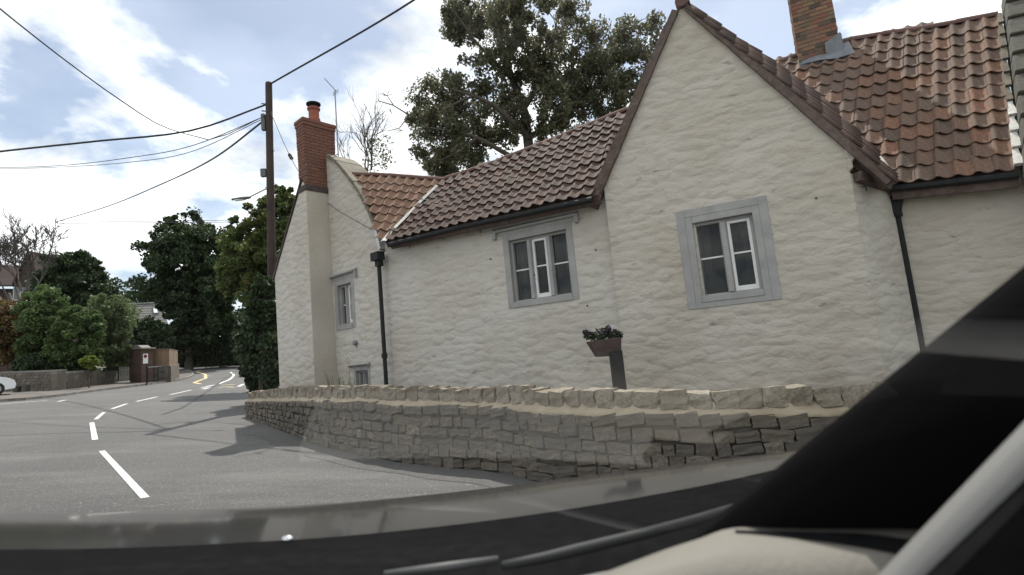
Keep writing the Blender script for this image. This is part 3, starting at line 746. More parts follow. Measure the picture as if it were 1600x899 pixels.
# left-hand roof, between the sweeping parapet and the white valley
V0 = RM.hit(601, 380); V1 = RM.hit(684, 292); K = PL.hit(548, 268) - PL.n * .3
nl_ = (V0 - K).cross(V1 - K).normalized()
if nl_.dot(CAM - K) < 0: nl_ = -nl_
RL = RoofPlane(K, nl_)
clip_l = [(548, 268), (600, 272), (692, 279), (684, 294), (664, 316), (640, 342), (604, 380), (588, 350), (570, 312), (553, 284)]
rdg = (RL.hit(690, 281) - RL.hit(553, 272)); axl = rdg.normalized() * .215; ayl = (RL.hit(660, 360) - RL.hit(590, 276)); ayl = (ayl - axl.normalized() * ayl.dot(axl.normalized())).normalized() * .25
lr = lay(RL, RL.hit(553, 272) + ayl * .15, axl, ayl, 12, 9, clip_l, 'left_roof', 'pantile_new', 0, seed=9)
ridge_tiles([RL.hit(*q) for q in ((552, 272), (600, 274), (694, 281))], .085, 'ridge_red', lr, drop=.03)
# white mortar fillet and lead in the valley
vp = [(601, 381), (612, 366), (622, 356), (640, 338), (660, 317), (684, 294)]
mb = MB(); L1 = [RM.hit(*q) + RM.n * .055 for q in vp]; rows = [[], [], []]
for i, p in enumerate(L1):
    wd = .055 + .03 * abs(mnoise(Vector((i * 2.1, 0, 3)))) + (.03 if i == 0 else 0)
    t = (L1[min(i + 1, len(L1) - 1)] - L1[max(i - 1, 0)]).normalized(); sd = t.cross(RM.n).normalized()
    rows[0].append(p - sd * wd); rows[1].append(p + RM.n * .03); rows[2].append(p + sd * wd)
mb.grid(rows).build('valley_fillet', 'white_mortar', house)
vp2 = [(1205, 100), (1250, 130), (1300, 175), (1345, 222), (1372, 256), (1391, 286)]
# tall gable's own roof: from the rake to the valley against the right-hand roof
rk_px = [(1070, 13), (1140, 70), (1206, 119), (1276, 178), (1337, 231), (1392, 286)]
top_px = [(1078, 7), (1142, 56), (1206, 97), (1276, 150), (1340, 213), (1394, 280)]
rake = [PG.off(.05).hit(*q) for q in rk_px]
val = []
for i, q in enumerate(top_px):
    D0 = (rake[i] - CAM).dot(fw); k = [0.15, .8, 1.5, 1.2, .75, .2][i]; val.append(at(q[0], q[1], D0 + k))
mb = MB(); mb.grid([rake, val]); sg = mb.build('gable_roof_side', 'barge', house)
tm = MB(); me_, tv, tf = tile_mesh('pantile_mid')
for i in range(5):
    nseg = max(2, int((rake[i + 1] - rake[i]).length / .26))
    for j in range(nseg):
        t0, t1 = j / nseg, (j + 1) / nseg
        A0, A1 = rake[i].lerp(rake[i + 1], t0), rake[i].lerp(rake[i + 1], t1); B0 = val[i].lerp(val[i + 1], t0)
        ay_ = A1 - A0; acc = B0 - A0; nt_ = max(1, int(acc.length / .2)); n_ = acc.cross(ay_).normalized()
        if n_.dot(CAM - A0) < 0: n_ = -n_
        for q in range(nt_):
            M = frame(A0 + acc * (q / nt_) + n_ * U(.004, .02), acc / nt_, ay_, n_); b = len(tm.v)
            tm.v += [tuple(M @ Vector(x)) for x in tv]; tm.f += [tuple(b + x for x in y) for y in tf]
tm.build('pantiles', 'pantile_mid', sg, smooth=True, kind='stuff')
# rear slopes so that the roofs are closed behind
def rear(p0, p1, dn, name, m='barge'):
    mb = MB(); mb.prism([p0, p1, p1 + dn, p0 + dn], Z * -.1); mb.build(name, m, house)
bk = -PM.n
rear(RM.hit(684, 284) - Z * .08, RM.hit(984, 172) - Z * .12, bk * 2.2 - Z * 2.0, 'middle_roof_rear')
rear(RR.hit(1196, 106) - Z * .1, RR.hit(1556, 26) - Z * .1, -PR.n * 2.2 - Z * 3.0, 'right_roof_rear')
gap = PG.at(apex[0], apex[1]); gb_ = -PG.n * 3.4
rear(gap + Z * .02 - PG.n * .1, gap + gb_ + Z * .02, -PG.d * 1.8 - Z * 1.8 * slope_l, 'gable_roof_rear')
# rake boards / mortared verges of the tall gable
def rake_board(a, b, w0, w1, k0, k1, name, m='barge', nz=.02, seg=18, inner=True):
    a, b = Vector((a[0], a[1], 0)), Vector((b[0], b[1], 0)); t = (b - a).normalized(); n2 = Vector((-t.y, t.x, 0))
    if n2.y < 0: n2 = -n2
    mb = MB(); rows = [[], [], [], [], []]
    for i in range(seg + 1):
        f = i / seg; c = a.lerp(b, f); wd = w0 + (w1 - w0) * f
        j1 = nz * mnoise(Vector((i * .9, w0 * 9, 1))); j2 = nz * mnoise(Vector((i * 1.3, w0 * 9, 6)))
        lo = c + n2 * j1 * .6; hi = c + n2 * (wd + j2)
        for r, (q, k) in zip(rows, ((lo, k0), (lo, k1), (hi, k1), (hi, k0), (lo, k0))): r.append(PG.at(q.x, q.y, k))
    mb.grid(rows); mb.face([r[0] for r in rows[:4]]); mb.face([r[-1] for r in rows[:4]])
    o = mb.build(name, m, house); bm = bmesh.new(); bm.from_mesh(o.data); bmesh.ops.recalc_face_normals(bm, faces=bm.faces[:]); bm.to_mesh(o.data); bm.free()
    return o
ap_in = PG.sz(1066, 22); lf_in = PG.sz(934, 322)
rake_board(PG.sz(1060, 20), PG.sz(931, 326), .10, .17, -.30, .07, 'left_rake_board')
rake_board(PG.sz(1070, 17), PG.sz(1384, 290), .09, .13, -.30, .06, 'right_rake_board')
mb = MB(); q = PG.at(apex[0], apex[1] + .03, .09); mb.tube([q, q - PG.n * .5], .10, 10).build('ridge_end', 'ridge_red', house)
ridge_tiles([PG.at(apex[0] + .02, apex[1] + .07, -.0), PG.at(apex[0] + .02, apex[1] + .07, -2.2)], .1, 'ridge_red', house, ln=.45, drop=.05)
# valley mortar on the right
mb = MB(); L1 = [RR.hit(*q) + RR.n * .07 for q in vp2]; rows = [[], [], []]
for i, p in enumerate(L1):
    t = (L1[min(i + 1, len(L1) - 1)] - L1[max(i - 1, 0)]).normalized(); sd = t.cross(RR.n).normalized(); wd = (.02, .02, .025, .035, .045, .05)[i]
    rows[0].append(p - sd * wd); rows[1].append(p + RR.n * .025); rows[2].append(p + sd * wd)
mb.grid(rows).build('valley_fillet', 'coping_tan', house)
mb = MB(); mb.grid([[p + RR.n * -.02 for p in rows[0]], [at(*proj(p), (p - CAM).dot(fw) - .12) for p in rows[2]]]).build('valley_lead', 'lead', house)
q = RR.hit(1389, 279) + RR.n * .09; mb = MB(); mb.tube([RR.hit(1362, 240) + RR.n * .08, RR.hit(1378, 263) + RR.n * .1, q], [.03, .05, .055], 7).build('mortar_lump', 'white_mortar', house)
# verge of pale mortar and bright slips at the right-hand end, then the neighbour's dark stone parapet
vg = [(1556, 26), (1562, 70), (1568, 120), (1575, 180), (1580, 220), (1586, 266)]
for i in range(11):
    f = i / 11; P0 = v0.lerp(e1, f); P1 = v0.lerp(e1, f + 1 / 11.5)
    mb = MB(); mb.prism([P0 + RR.n * .05, P1 + RR.n * .085, P1 + RR.n * .085 + axr * (.34 + .16 * (i > 6)), P0 + RR.n * .05 + axr * (.28 + U(-.05, .1))], -RR.n * .05)
    mb.build('verge_slip', 'white_mortar' if i in (7, 8, 9, 10) else 'coping_tan', house)
nb = thing('neighbouring_house', RR.hit(1590, 262) * 1.0, 'dark lichened stone parapet end of the neighbouring house', 'house')
nb.location.z = g(nb.location.x, nb.location.y)
b0_, b1_ = v0 + axr * .42, e1 + axr * .42
for i in range(9):
    f0, f1 = -.12 + i / 7.6, -.12 + (i + 1) / 7.6
    P0, P1 = b0_.lerp(b1_, f0), b0_.lerp(b1_, f1 - .008)
    mb = MB(); mb.prism([P0 - RR.n * .1, P0 + RR.n * (.22), P1 + RR.n * (.27 + U(-.02, .02)), P1 - RR.n * .1], axr * 1.5 + Vector((.05, 0, 0)) * U(-1, 1)); mb.build('parapet_stone', 'dark_stone', nb, bevel=.02)
mb = MB(); bx0 = PR.at((e1 - PR.o).dot(PR.d) + .38, BASE, .06); mb.box(bx0, PR.d * 3, Z * (3.5 - BASE), -PR.n * 4); mb.build('wall', 'joint', nb)
mb = MB(); mb.prism([b0_ + axr * 1.6 + RR.n * .1, b0_ + axr * 1.6 - Z * 6, b1_ + axr * 1.6 - Z * 3, b1_ + axr * 1.6 + RR.n * .1], axr.normalized() * 2.5); mb.build('gable_end', 'dark_stone', nb)

# left parapet coping stones
cl = [PL.at(a, z, .05) for a, z in cop]; CL, CS = smooth_line(cl, .045)
npc = 7
zs = np.array([p.z for p in CL]); d3 = np.concatenate([[0], np.cumsum([(CL[i + 1] - CL[i]).length for i in range(len(CL) - 1)])])
def cpt(s): return Vector((np.interp(s, d3, [p.x for p in CL]), np.interp(s, d3, [p.y for p in CL]), np.interp(s, d3, zs)))
tot = d3[-1]
for i in range(npc):
    a, b = cpt(tot * i / npc), cpt(tot * (i + 1) / npc - .012); md = cpt(tot * (i + .5) / npc)
    t = (b - a).normalized(); nrm = t.cross(PL.n); 
    if nrm.z < 0: nrm = -nrm
    mb = MB(); th = .075 + U(-.008, .008)
    rows = []
    for p in (a, md, b):
        rows.append([p, p + nrm * th, p + nrm * th - PL.n * .72, p - PL.n * .72, p])
    mb.grid(rows); mb.face(rows[0][:4]); mb.face(rows[2][:4])
    o = mb.build('coping_stone', 'lead_bright' if i == npc - 1 else 'coping_tan', house, bevel=.01)
    bm = bmesh.new(); bm.from_mesh(o.data); bmesh.ops.recalc_face_normals(bm, faces=bm.faces[:]); bm.to_mesh(o.data); bm.free()

# right chimney on the ridge
cR = RR.hit(1278, 96) - RR.n * .0
cR = RR.hit(1284, 100); cb_ = cR + (-PR.n) * .34; cb_.z = cR.z - .45
rst = chimney(cb_, PR.d, PR.n, .72, .66, 2.9, .10, 'brick_old', 'right_chimney_stack', bl=.20, bh=.064, jn=.015)
mb = MB(); zf = RR.hit(1284, 102).z
for k, (a0, a1, zt) in enumerate(((-.37, .10, .16), (.10, .37, .50))):
    P = lambda a, z: cb_ + PR.d * a + PR.n * (.335 if z < .7 else .33) + Z * z
    mb.prism([P(a0, .30), P(a1, .30), P(a1, .45 + zt), P(a0, .45 + zt * (.8 if k == 0 else .75))], PR.n * .02)
mb.prism([cb_ + PR.d * .365 + PR.n * .34 + Z * .3, cb_ + PR.d * .365 + PR.n * .34 + Z * .93, cb_ + PR.d * .365 - PR.n * .3 + Z * .98, cb_ + PR.d * .365 - PR.n * .3 + Z * .5], PR.d * .02)
ap0 = [RR.hit(*q) + RR.n * .10 for q in ((1246, 92), (1272, 88), (1300, 82), (1326, 72))]; ap1 = [RR.hit(*q) + RR.n * (.075 + .02 * (i % 2)) for i, q in enumerate(((1254, 106), (1282, 101), (1308, 97), (1336, 90)))]
mb.grid([ap0, ap1]); mb.build('lead_flashing', 'lead', rst)

# ---- gutters, downpipes, brackets
def bar(pts, rad, name, m, parent=house, seg=8): return MB().tube(pts, rad, seg).build(name, m, parent, smooth=False)
bar([RM.hit(608, 379) - Z * .05, RM.hit(720, 350.5) - Z * .055, RM.hit(925, 307) - Z * .05], .05, 'gutter', 'black_iron')
mb = MB(); pts_ = [RM.hit(606, 378), RM.hit(935, 304)]
mb.prism([pts_[0] - Z * .03, pts_[1] - Z * .03, pts_[1] - Z * .13 - PM.n * .1, pts_[0] - Z * .13 - PM.n * .1], -PM.n * .05).build('eaves_board', 'barge', house)
hp = PL.at(-.03, 3.62, .10)
mb = MB(); mb.box(hp - PL.d * .12 - Z * .06, PL.d * .26, PL.n * .18, Z * .17); mb.box(hp - PL.d * .06 - Z * .18, PL.d * .14, PL.n * .12, Z * .13); mb.build('rainwater_hopper', 'black_iron', house, bevel=.008)
dp = hp + PL.n * .06 + PL.d * .0
bar([dp, dp - Z * 4.2], .042, 'downpipe', 'black_iron'); bar([dp - Z * 2.05, dp - Z * 1.95], .06, 'downpipe_collar', 'black_iron')
g0, g1 = RR.hit(1392, 290) - Z * .05, RR.hit(1590, 268) - Z * .05
bar([g0, g1], .05, 'gutter', 'black_iron')
mb = MB(); mb.prism([g0 - Z * .0 - PR.n * .02, g1 - PR.n * .02, g1 - Z * .15 - PR.n * .04, g0 - Z * .15 - PR.n * .04], -PR.n * .05).build('eaves_board', 'barge', house)
hp2 = PR.hit(1398, 322) + PR.n * .10
mb = MB(); mb.prism([hp2 + PR.d * -.16 + Z * .14, hp2 + PR.d * .14 + Z * .14, hp2 + PR.d * .07 - Z * .04, hp2 + PR.d * .05 - Z * .14, hp2 - PR.d * .05 - Z * .14, hp2 - PR.d * .08 - Z * .03], -PR.n * .14).build('rainwater_hopper', 'black_iron', house, bevel=.01)
q = hp2 - PR.n * .06; bar([q, q - Z * 4], .045, 'downpipe', 'black_iron'); bar([q - Z * .17, q - Z * .10], .07, 'downpipe_collar', 'black_iron')
fas = [PG.at(GR + .12, kz - .02, -.1), PG.at(GR + .05, kz + .02, .02)]
mb = MB(); mb.prism([PS.at(.05, 3.42, .12), PS.at(rl - .05, 3.30, .12), PS.at(rl - .05, 3.18, .10), PS.at(.05, 3.30, .10)], -PS.n * .3).build('return_eaves', 'barge', house)
for u, v, pl in ((642, 383, PM), (695, 371, PM), (752, 359, PM), (1352, 292, PG), (1573, 284, PR)):
    p = pl.hit(u, v) + pl.n * .04; mb = MB(); mb.tube([p - Z * .07, p + Z * .06], .008, 5); mb.tube([p - pl.d * .05, p + pl.d * .05], .008, 5); mb.tube([p, p - pl.n * .06], .008, 4); mb.build('gutter_bracket', 'black_iron', house)
p = PL.hit(557, 536) + PL.n * .05; mb = MB(); mb.lathe(p - PL.n * .05, PL.n, [(.05, 0), (.06, .03), (.05, .07), (.02, .08)], 10); mb.tube([p, p + Vector((.04, 0, -.09))], .012, 5); mb.build('wall_lamp', 'metal_grey', house)
for u, v, pl in ((835, 430, PM), (931, 391, PM), (918, 478, PM), (767, 405, PM), (1275, 310, PG)):
    p = pl.hit(u, v); MB().tube([p - pl.n * .01, p + pl.n * .02], .014, 6).build('wall_tie', 'soot', house)

# ================================================================== GARDEN WALL
gw_o = wl(WLEN * .5)[0]
gwall = thing('garden_wall', gw_o, 'low curving rubble stone wall with upright coping stones beside the road', 'wall')
TH = .34
core = MB(); rows = []
for s in np.arange(0, WLEN, .12):
    P, t, o = wl(s); h = wall_h(s)
    rows.append([P - o * TH + Z * -.3, P - o * TH + Z * (h + .02), P - o * .035 + Z * (h - .01), P - o * .03 + Z * -.3])
core.grid(rows); core.face(rows[0]); core.face(rows[-1]); core.build('core', 'joint', gwall)
def rock(seed, lumps=.09, sub=2):
    bm = bmesh.new(); bmesh.ops.create_cube(bm, size=1); bmesh.ops.subdivide_edges(bm, edges=bm.edges[:], cuts=sub, use_grid_fill=True)
    for v in bm.verts:
        c = v.co.copy(); m_ = max(abs(c.x), abs(c.y), abs(c.z)); r_ = c.length
        k = 1 - .10 * max(0, (r_ - .62)); 
        v.co = c * k + Vector([lumps * mnoise(Vector((c.x * 2.1 + seed * 7.3, c.y * 2.1 + i * 5.1, c.z * 2.1 + seed))) for i in range(3)])
    me = bpy.data.meshes.new('stone'); bm.to_mesh(me); bm.free(); return me
rocks = [rock(i + 1) for i in range(7)]; caps = [rock(i + 31, .13, 2) for i in range(11)]
for me in rocks: me.materials.append(MATS['wall_stone'])
for me in caps: me.materials.append(MATS['cap_stone'])
nst = 0; farst = MB(); courses = 6; ST = []
for r in range(courses):
    s = U(0, .1)
    while s < WLEN - .1:
        ln = U(.11, .30) * (.8 if s < 4 else 1.0)
        ST.append((r, s, min(ln, WLEN - s))); s += ln
ST.sort(key=lambda q: -q[1])
for r, s, ln in ST:
    P, t, o = wl(s + ln / 2); h = wall_h(s + ln / 2); ch = h / courses
    wob = .45 * ch * mnoise(Vector((s * .9, r * 1.3, 0)))
    c = P + Z * (ch * (r + .5) + wob) + o * (-.075 + U(-.008, .026))
    M = frame(c, t * (ln - U(.006, .016)), o * .19, Z * (ch * U(.70, 1.06) - .006) + t * U(-.03, .03))
    uu, vv = proj(c); vis = not (uu > 790 and vv > 770 - (uu - 770) * .115) and uu < 1420
    if vis and nst < 300: inst(random.choice(rocks), 'stone', M, gwall); nst += 1
    else:
        me = random.choice(rocks); b = len(farst.v); farst.v += [tuple(M @ v.co) for v in me.vertices]; farst.f += [tuple(b + i for i in p.vertices) for p in me.polygons]
farst.build('stones', 'wall_stone', gwall, kind='stuff')
# sloping mortar bed under the coping, scalloped up between the stones
capS = []; s = .02
while s < WLEN - .1:
    wd = U(.15, .24) * interp(s, [0, 4, 8, WLEN], [.85, .95, 1.0, 1.1]); capS.append((s, wd)); s += wd + U(.004, .022)
hb = MB(); rows = []
for s in np.arange(0, WLEN, .025):
    P, t, o = wl(s); h = wall_h(s)
    dj = min(abs(s - a) for a, w_ in capS + [(WLEN, 0)]); pk = max(0, 1 - dj / .05) * .055
    nz = .012 * mnoise(Vector((s * 6, 2, 0)))
    rows.append([P - o * TH + Z * (h), P - o * (TH - .03) + Z * (h + .09), P - o * (.17) + Z * (h + .09 + nz), P - o * (.115) + Z * (h + .06 + pk + nz), P - o * (.06) + Z * (h + .03 + nz), P + o * (.015 + nz) + Z * (h - .012 + nz * .5), P + o * .005 + Z * (h - .035)])
hb.grid(rows); hb.face(rows[0]); hb.build('mortar_haunching', 'haunch', gwall, smooth=True)
for s, wd in capS:
    P, t, o = wl(s + wd / 2); h = wall_h(s + wd / 2); ht = U(.15, .205) * interp(s, [0, 3, 7, WLEN], [.95, 1.0, .93, 1.05]); tl = U(-.18, .18)
    c = P - o * (.20 + U(-.015, .02)) + Z * (h + .035 + ht / 2)
    M = frame(c, t * (wd * 1.03), o * (TH * .74) + t * U(-.05, .05), Z * ht + t * tl * ht + o * U(-.04, .03)); inst(random.choice(caps), 'coping_stone', M, gwall)
# pale quoin at the far end
# ================================================================== PLANTER
pp = at(962, 603, 7.55); gz = g(pp.x, pp.y)
pl_ = thing('planter', Vector((pp.x, pp.y, gz)), 'dark wooden trough planter with purple flowers on a post behind the wall', 'planter')
def A7(u, v, D=7.55): return at(u, v, D)
mb = MB(); b_ = A7(964, 610); t_ = A7(962, 553); ax = (A7(974, 600) - A7(955, 600)); ax.z = 0; ayv = Vector((0, .14, 0)); 
mb.box(Vector((t_.x, t_.y, gz)) - ax / 2 - ayv / 2, ax, ayv, Z * (t_.z - gz + .04)); mb.build('post', 'black_iron', pl_, bevel=.008)
mb = MB(); mb.prism([A7(919, 534), A7(971, 527), A7(971, 556), A7(934, 558)], Vector((0, .26, 0))); mb.build('trough', 'planter_wood', pl_, bevel=.01)

def leaves(centers, n, size, mname, name, parent, spread, flat=.6, kind='stuff', aspect=1.7, seed=0, loc=None):
    """n small folded leaf quads scattered round each centre: centers [(x,y,z,radius,weight)]"""
    r = np.random.default_rng(seed + 17)
    cs = np.array(centers, float); w_ = cs[:, 4] / cs[:, 4].sum(); idx = r.choice(len(cs), n, p=w_)
    d = r.normal(size=(n, 3)); d /= np.linalg.norm(d, axis=1)[:, None]
    rad = cs[idx, 3] * (r.random(n) ** .42) * spread
    d[:, 2] *= flat; P = cs[idx, :3] + d * rad[:, None]
    a = r.normal(size=(n, 3)); a[:, 2] -= .35; a /= np.linalg.norm(a, axis=1)[:, None]
    b = r.normal(size=(n, 3)); b -= (b * a).sum(1)[:, None] * a; b /= np.linalg.norm(b, axis=1)[:, None]
    sz = size * r.uniform(.6, 1.35, n); a *= (sz * aspect / 2)[:, None]; b *= (sz / 2)[:, None]
    o0 = np.array(rootloc(parent)) if parent is not None else np.array(loc if loc is not None else (0, 0, 0)); P = P - o0
    V = np.stack([P - a, P + b, P + a, P - b], 1).reshape(-1, 3); Fc = np.arange(4 * n).reshape(-1, 4)
    me = bpy.data.meshes.new(name); me.vertices.add(4 * n); me.vertices.foreach_set('co', V.ravel()); me.loops.add(4 * n); me.loops.foreach_set('vertex_index', Fc.ravel())
    me.polygons.add(n); me.polygons.foreach_set('loop_start', np.arange(0, 4 * n, 4)); me.polygons.foreach_set('loop_total', np.full(n, 4)); me.update(calc_edges=True)
    me.materials.append(LM[mname] if mname in LM else MATS[mname]); ob = bpy.data.objects.new(name, me); link(ob)
    if parent is not None: ob.parent = parent
    elif loc is not None: ob.location = loc
    if kind: ob['kind'] = kind
    return ob
cc_ = [(*A7(u, v, 7.6 + U(0, .2)), r_, 1) for u, v, r_ in ((918, 524, .06), (928, 526, .07), (938, 522, .08), (948, 520, .085), (958, 524, .08), (966, 524, .07), (915, 520, .04), (950, 514, .04), (961, 519, .04), (940, 528, .06))]
leaves(cc_, 900, .03, 'dark', 'foliage', pl_, 1.0, 1, seed=2); leaves(cc_, 260, .028, 'flower', 'flowers', pl_, 1.05, 1, aspect=1.1, seed=3)
# spiky plants behind the wall at the left gable
for i, (u, v, D) in enumerate(((536, 606, 9.3), (556, 606, 9.0))):
    b_ = at(u, v, D); rt = Vector((b_.x, b_.y, g(b_.x, b_.y)))
    mb = MB()
    for k in range(11 if i == 0 else 9):
        an = U(0, 2 * pi); le = U(.15, .36) if i == 0 else U(.08, .18); hgt = b_.z - rt.z + le
        tip = rt + Vector((cos(an) * .22, sin(an) * .15, hgt)) + Vector((-.08, 0, 0)); mb.tube([rt + Vector((cos(an), sin(an), 0)) * .03, rt.lerp(tip, .6) + Vector((cos(an), sin(an), 0)) * .02, tip], [.012, .009, .002], 4)
    tag(mb.build('spiky_plant', LM['mid'], loc=rt), ['tall thin spiky plant behind the wall near the chimney breast', 'short spiky tuft in front of the low window'][i], 'plant')

# ================================================================== TREES
def limb(mb, P, d, ln, r, depth, tips, rs, spread=.6, up=.15, kids=(2, 3), shrink=.72, wob=.18):
    r = max(r, RMIN)
    pts = [P]; rad = [r]; dd = d.copy(); n = 4
    for i in range(n):
        dd = (dd + Vector((rs.gauss(0, wob), rs.gauss(0, wob), rs.gauss(0, wob) + up * .3))).normalized(); pts.append(pts[-1] + dd * ln / n); rad.append(r * (1 - .42 * (i + 1) / n))
    mb.tube(pts, rad, 6 if r > .05 else (4 if r > .012 else 3), cap=False)
    if depth == 0: tips.append(pts[-1]); return
    tips_here = rs.randint(*kids)
    for k in range(tips_here + 1):
        f = 1.0 if k == 0 else rs.uniform(.35, .95); i = f * n; a = int(min(i, n - 1)); q = pts[a].lerp(pts[a + 1], i - a)
        nd = (dd + Vector((rs.gauss(0, spread), rs.gauss(0, spread), rs.gauss(0, spread) + up))).normalized()
        limb(mb, q, nd, ln * shrink * rs.uniform(.75, 1.15), r * (.60 if k else .58), depth - 1, tips, rs, spread, up, kids, shrink, wob)
RMIN = .006
def blob_tree(name, label, base, blobs, leaf, nleaf, size, cat='tree', trunk_r=.2, group=None, seed=0, clump=.16, ncl=40, limbs=True, barkm='bark', flat=.75):
    """blobs: [(centre Vector, rx, ry, rz)] ellipsoids filled with small clumps of leaves, limbs run from the trunk to the clumps"""
    rs = random.Random(seed); t = thing(name, base, label, cat, group); cs = []
    vol = [b[1] * b[3] for b in blobs]
    for b, v in zip(blobs, vol):
        c, rx, ry, rz = b
        for _ in range(max(4, int(ncl * v / sum(vol)))):
            while True:
                q = Vector((rs.uniform(-1, 1), rs.uniform(-1, 1), rs.uniform(-1, 1)))
                if .25 < q.length < 1: break
            k = q.length; q *= (k ** .8) / k * (1 + .22 * mnoise(Vector((q.x * 2.6 + seed, q.y * 2.6, q.z * 2.6)))) * rs.uniform(.92, 1.10)
            cs.append((c.x + q.x * rx, c.y + q.y * ry, c.z + q.z * rz, clump * max(rx, rz) * rs.uniform(.6, 1.5), rs.uniform(.5, 1.4)))
    mb = MB(); topc = max(b[0].z for b in blobs); ctr_ = sum((b[0] for b in blobs), Vector()) / len(blobs)
    fork = Vector(base).lerp(Vector((ctr_.x, ctr_.y, topc)), .45)
    mid_ = Vector(base).lerp(fork, .5) + Vector((rs.uniform(-.1, .1), rs.uniform(-.1, .1), 0)) * trunk_r * 3
    mb.tube([Vector(base) - Z * .3, Vector(base) + Z * .1, mid_, fork], [trunk_r * 1.3, trunk_r * 1.05, trunk_r * .9, trunk_r * .75], 8)
    if limbs:
        for b in blobs:
            e = b[0]; k = fork.lerp(e, .5) + Vector((rs.uniform(-1, 1), rs.uniform(-1, 1), rs.uniform(0, 1))) * .12 * (e - fork).length
            mb.tube([fork, k, e], [trunk_r * .5, trunk_r * .36, trunk_r * .18], 6)
            near = [c_ for c_ in cs if (Vector(c_[:3]) - e).length < max(b[1], b[3]) * 1.05]
            for c_ in rs.sample(near, min(len(near), 9)):
                p_ = Vector(c_[:3]); mb.tube([e.lerp(k, rs.uniform(0, .5)), e.lerp(p_, .5) + Vector((0, 0, rs.uniform(-.1, .2))) * .3, p_], [trunk_r * .16, trunk_r * .10, trunk_r * .04], 4, cap=False)
    mb.build('trunk', barkm, t, smooth=True)
    leaves(cs, nleaf, size, leaf, 'crown', t, 1.0, flat, seed=seed)
    return t, cs
def pb(u, v, ru, rv, D, dy=None):              # ellipsoid blob from a patch of the photograph at depth D
    c = at(u, v, D); rx, rz = ru * D / F, rv * D / F; return (c, rx, dy or (rx + rz) * .45, rz)
def gbase(u, D):                               # a spot on the ground at depth D in column u
    lo, hi = 300., 1400.
    for _ in range(40):
        mid = (lo + hi) / 2; P = at(u, mid, D)
        if P.z > g(P.x, P.y): lo = mid
        else: hi = mid
    P = at(u, lo, D); P.z = g(P.x, P.y); return P

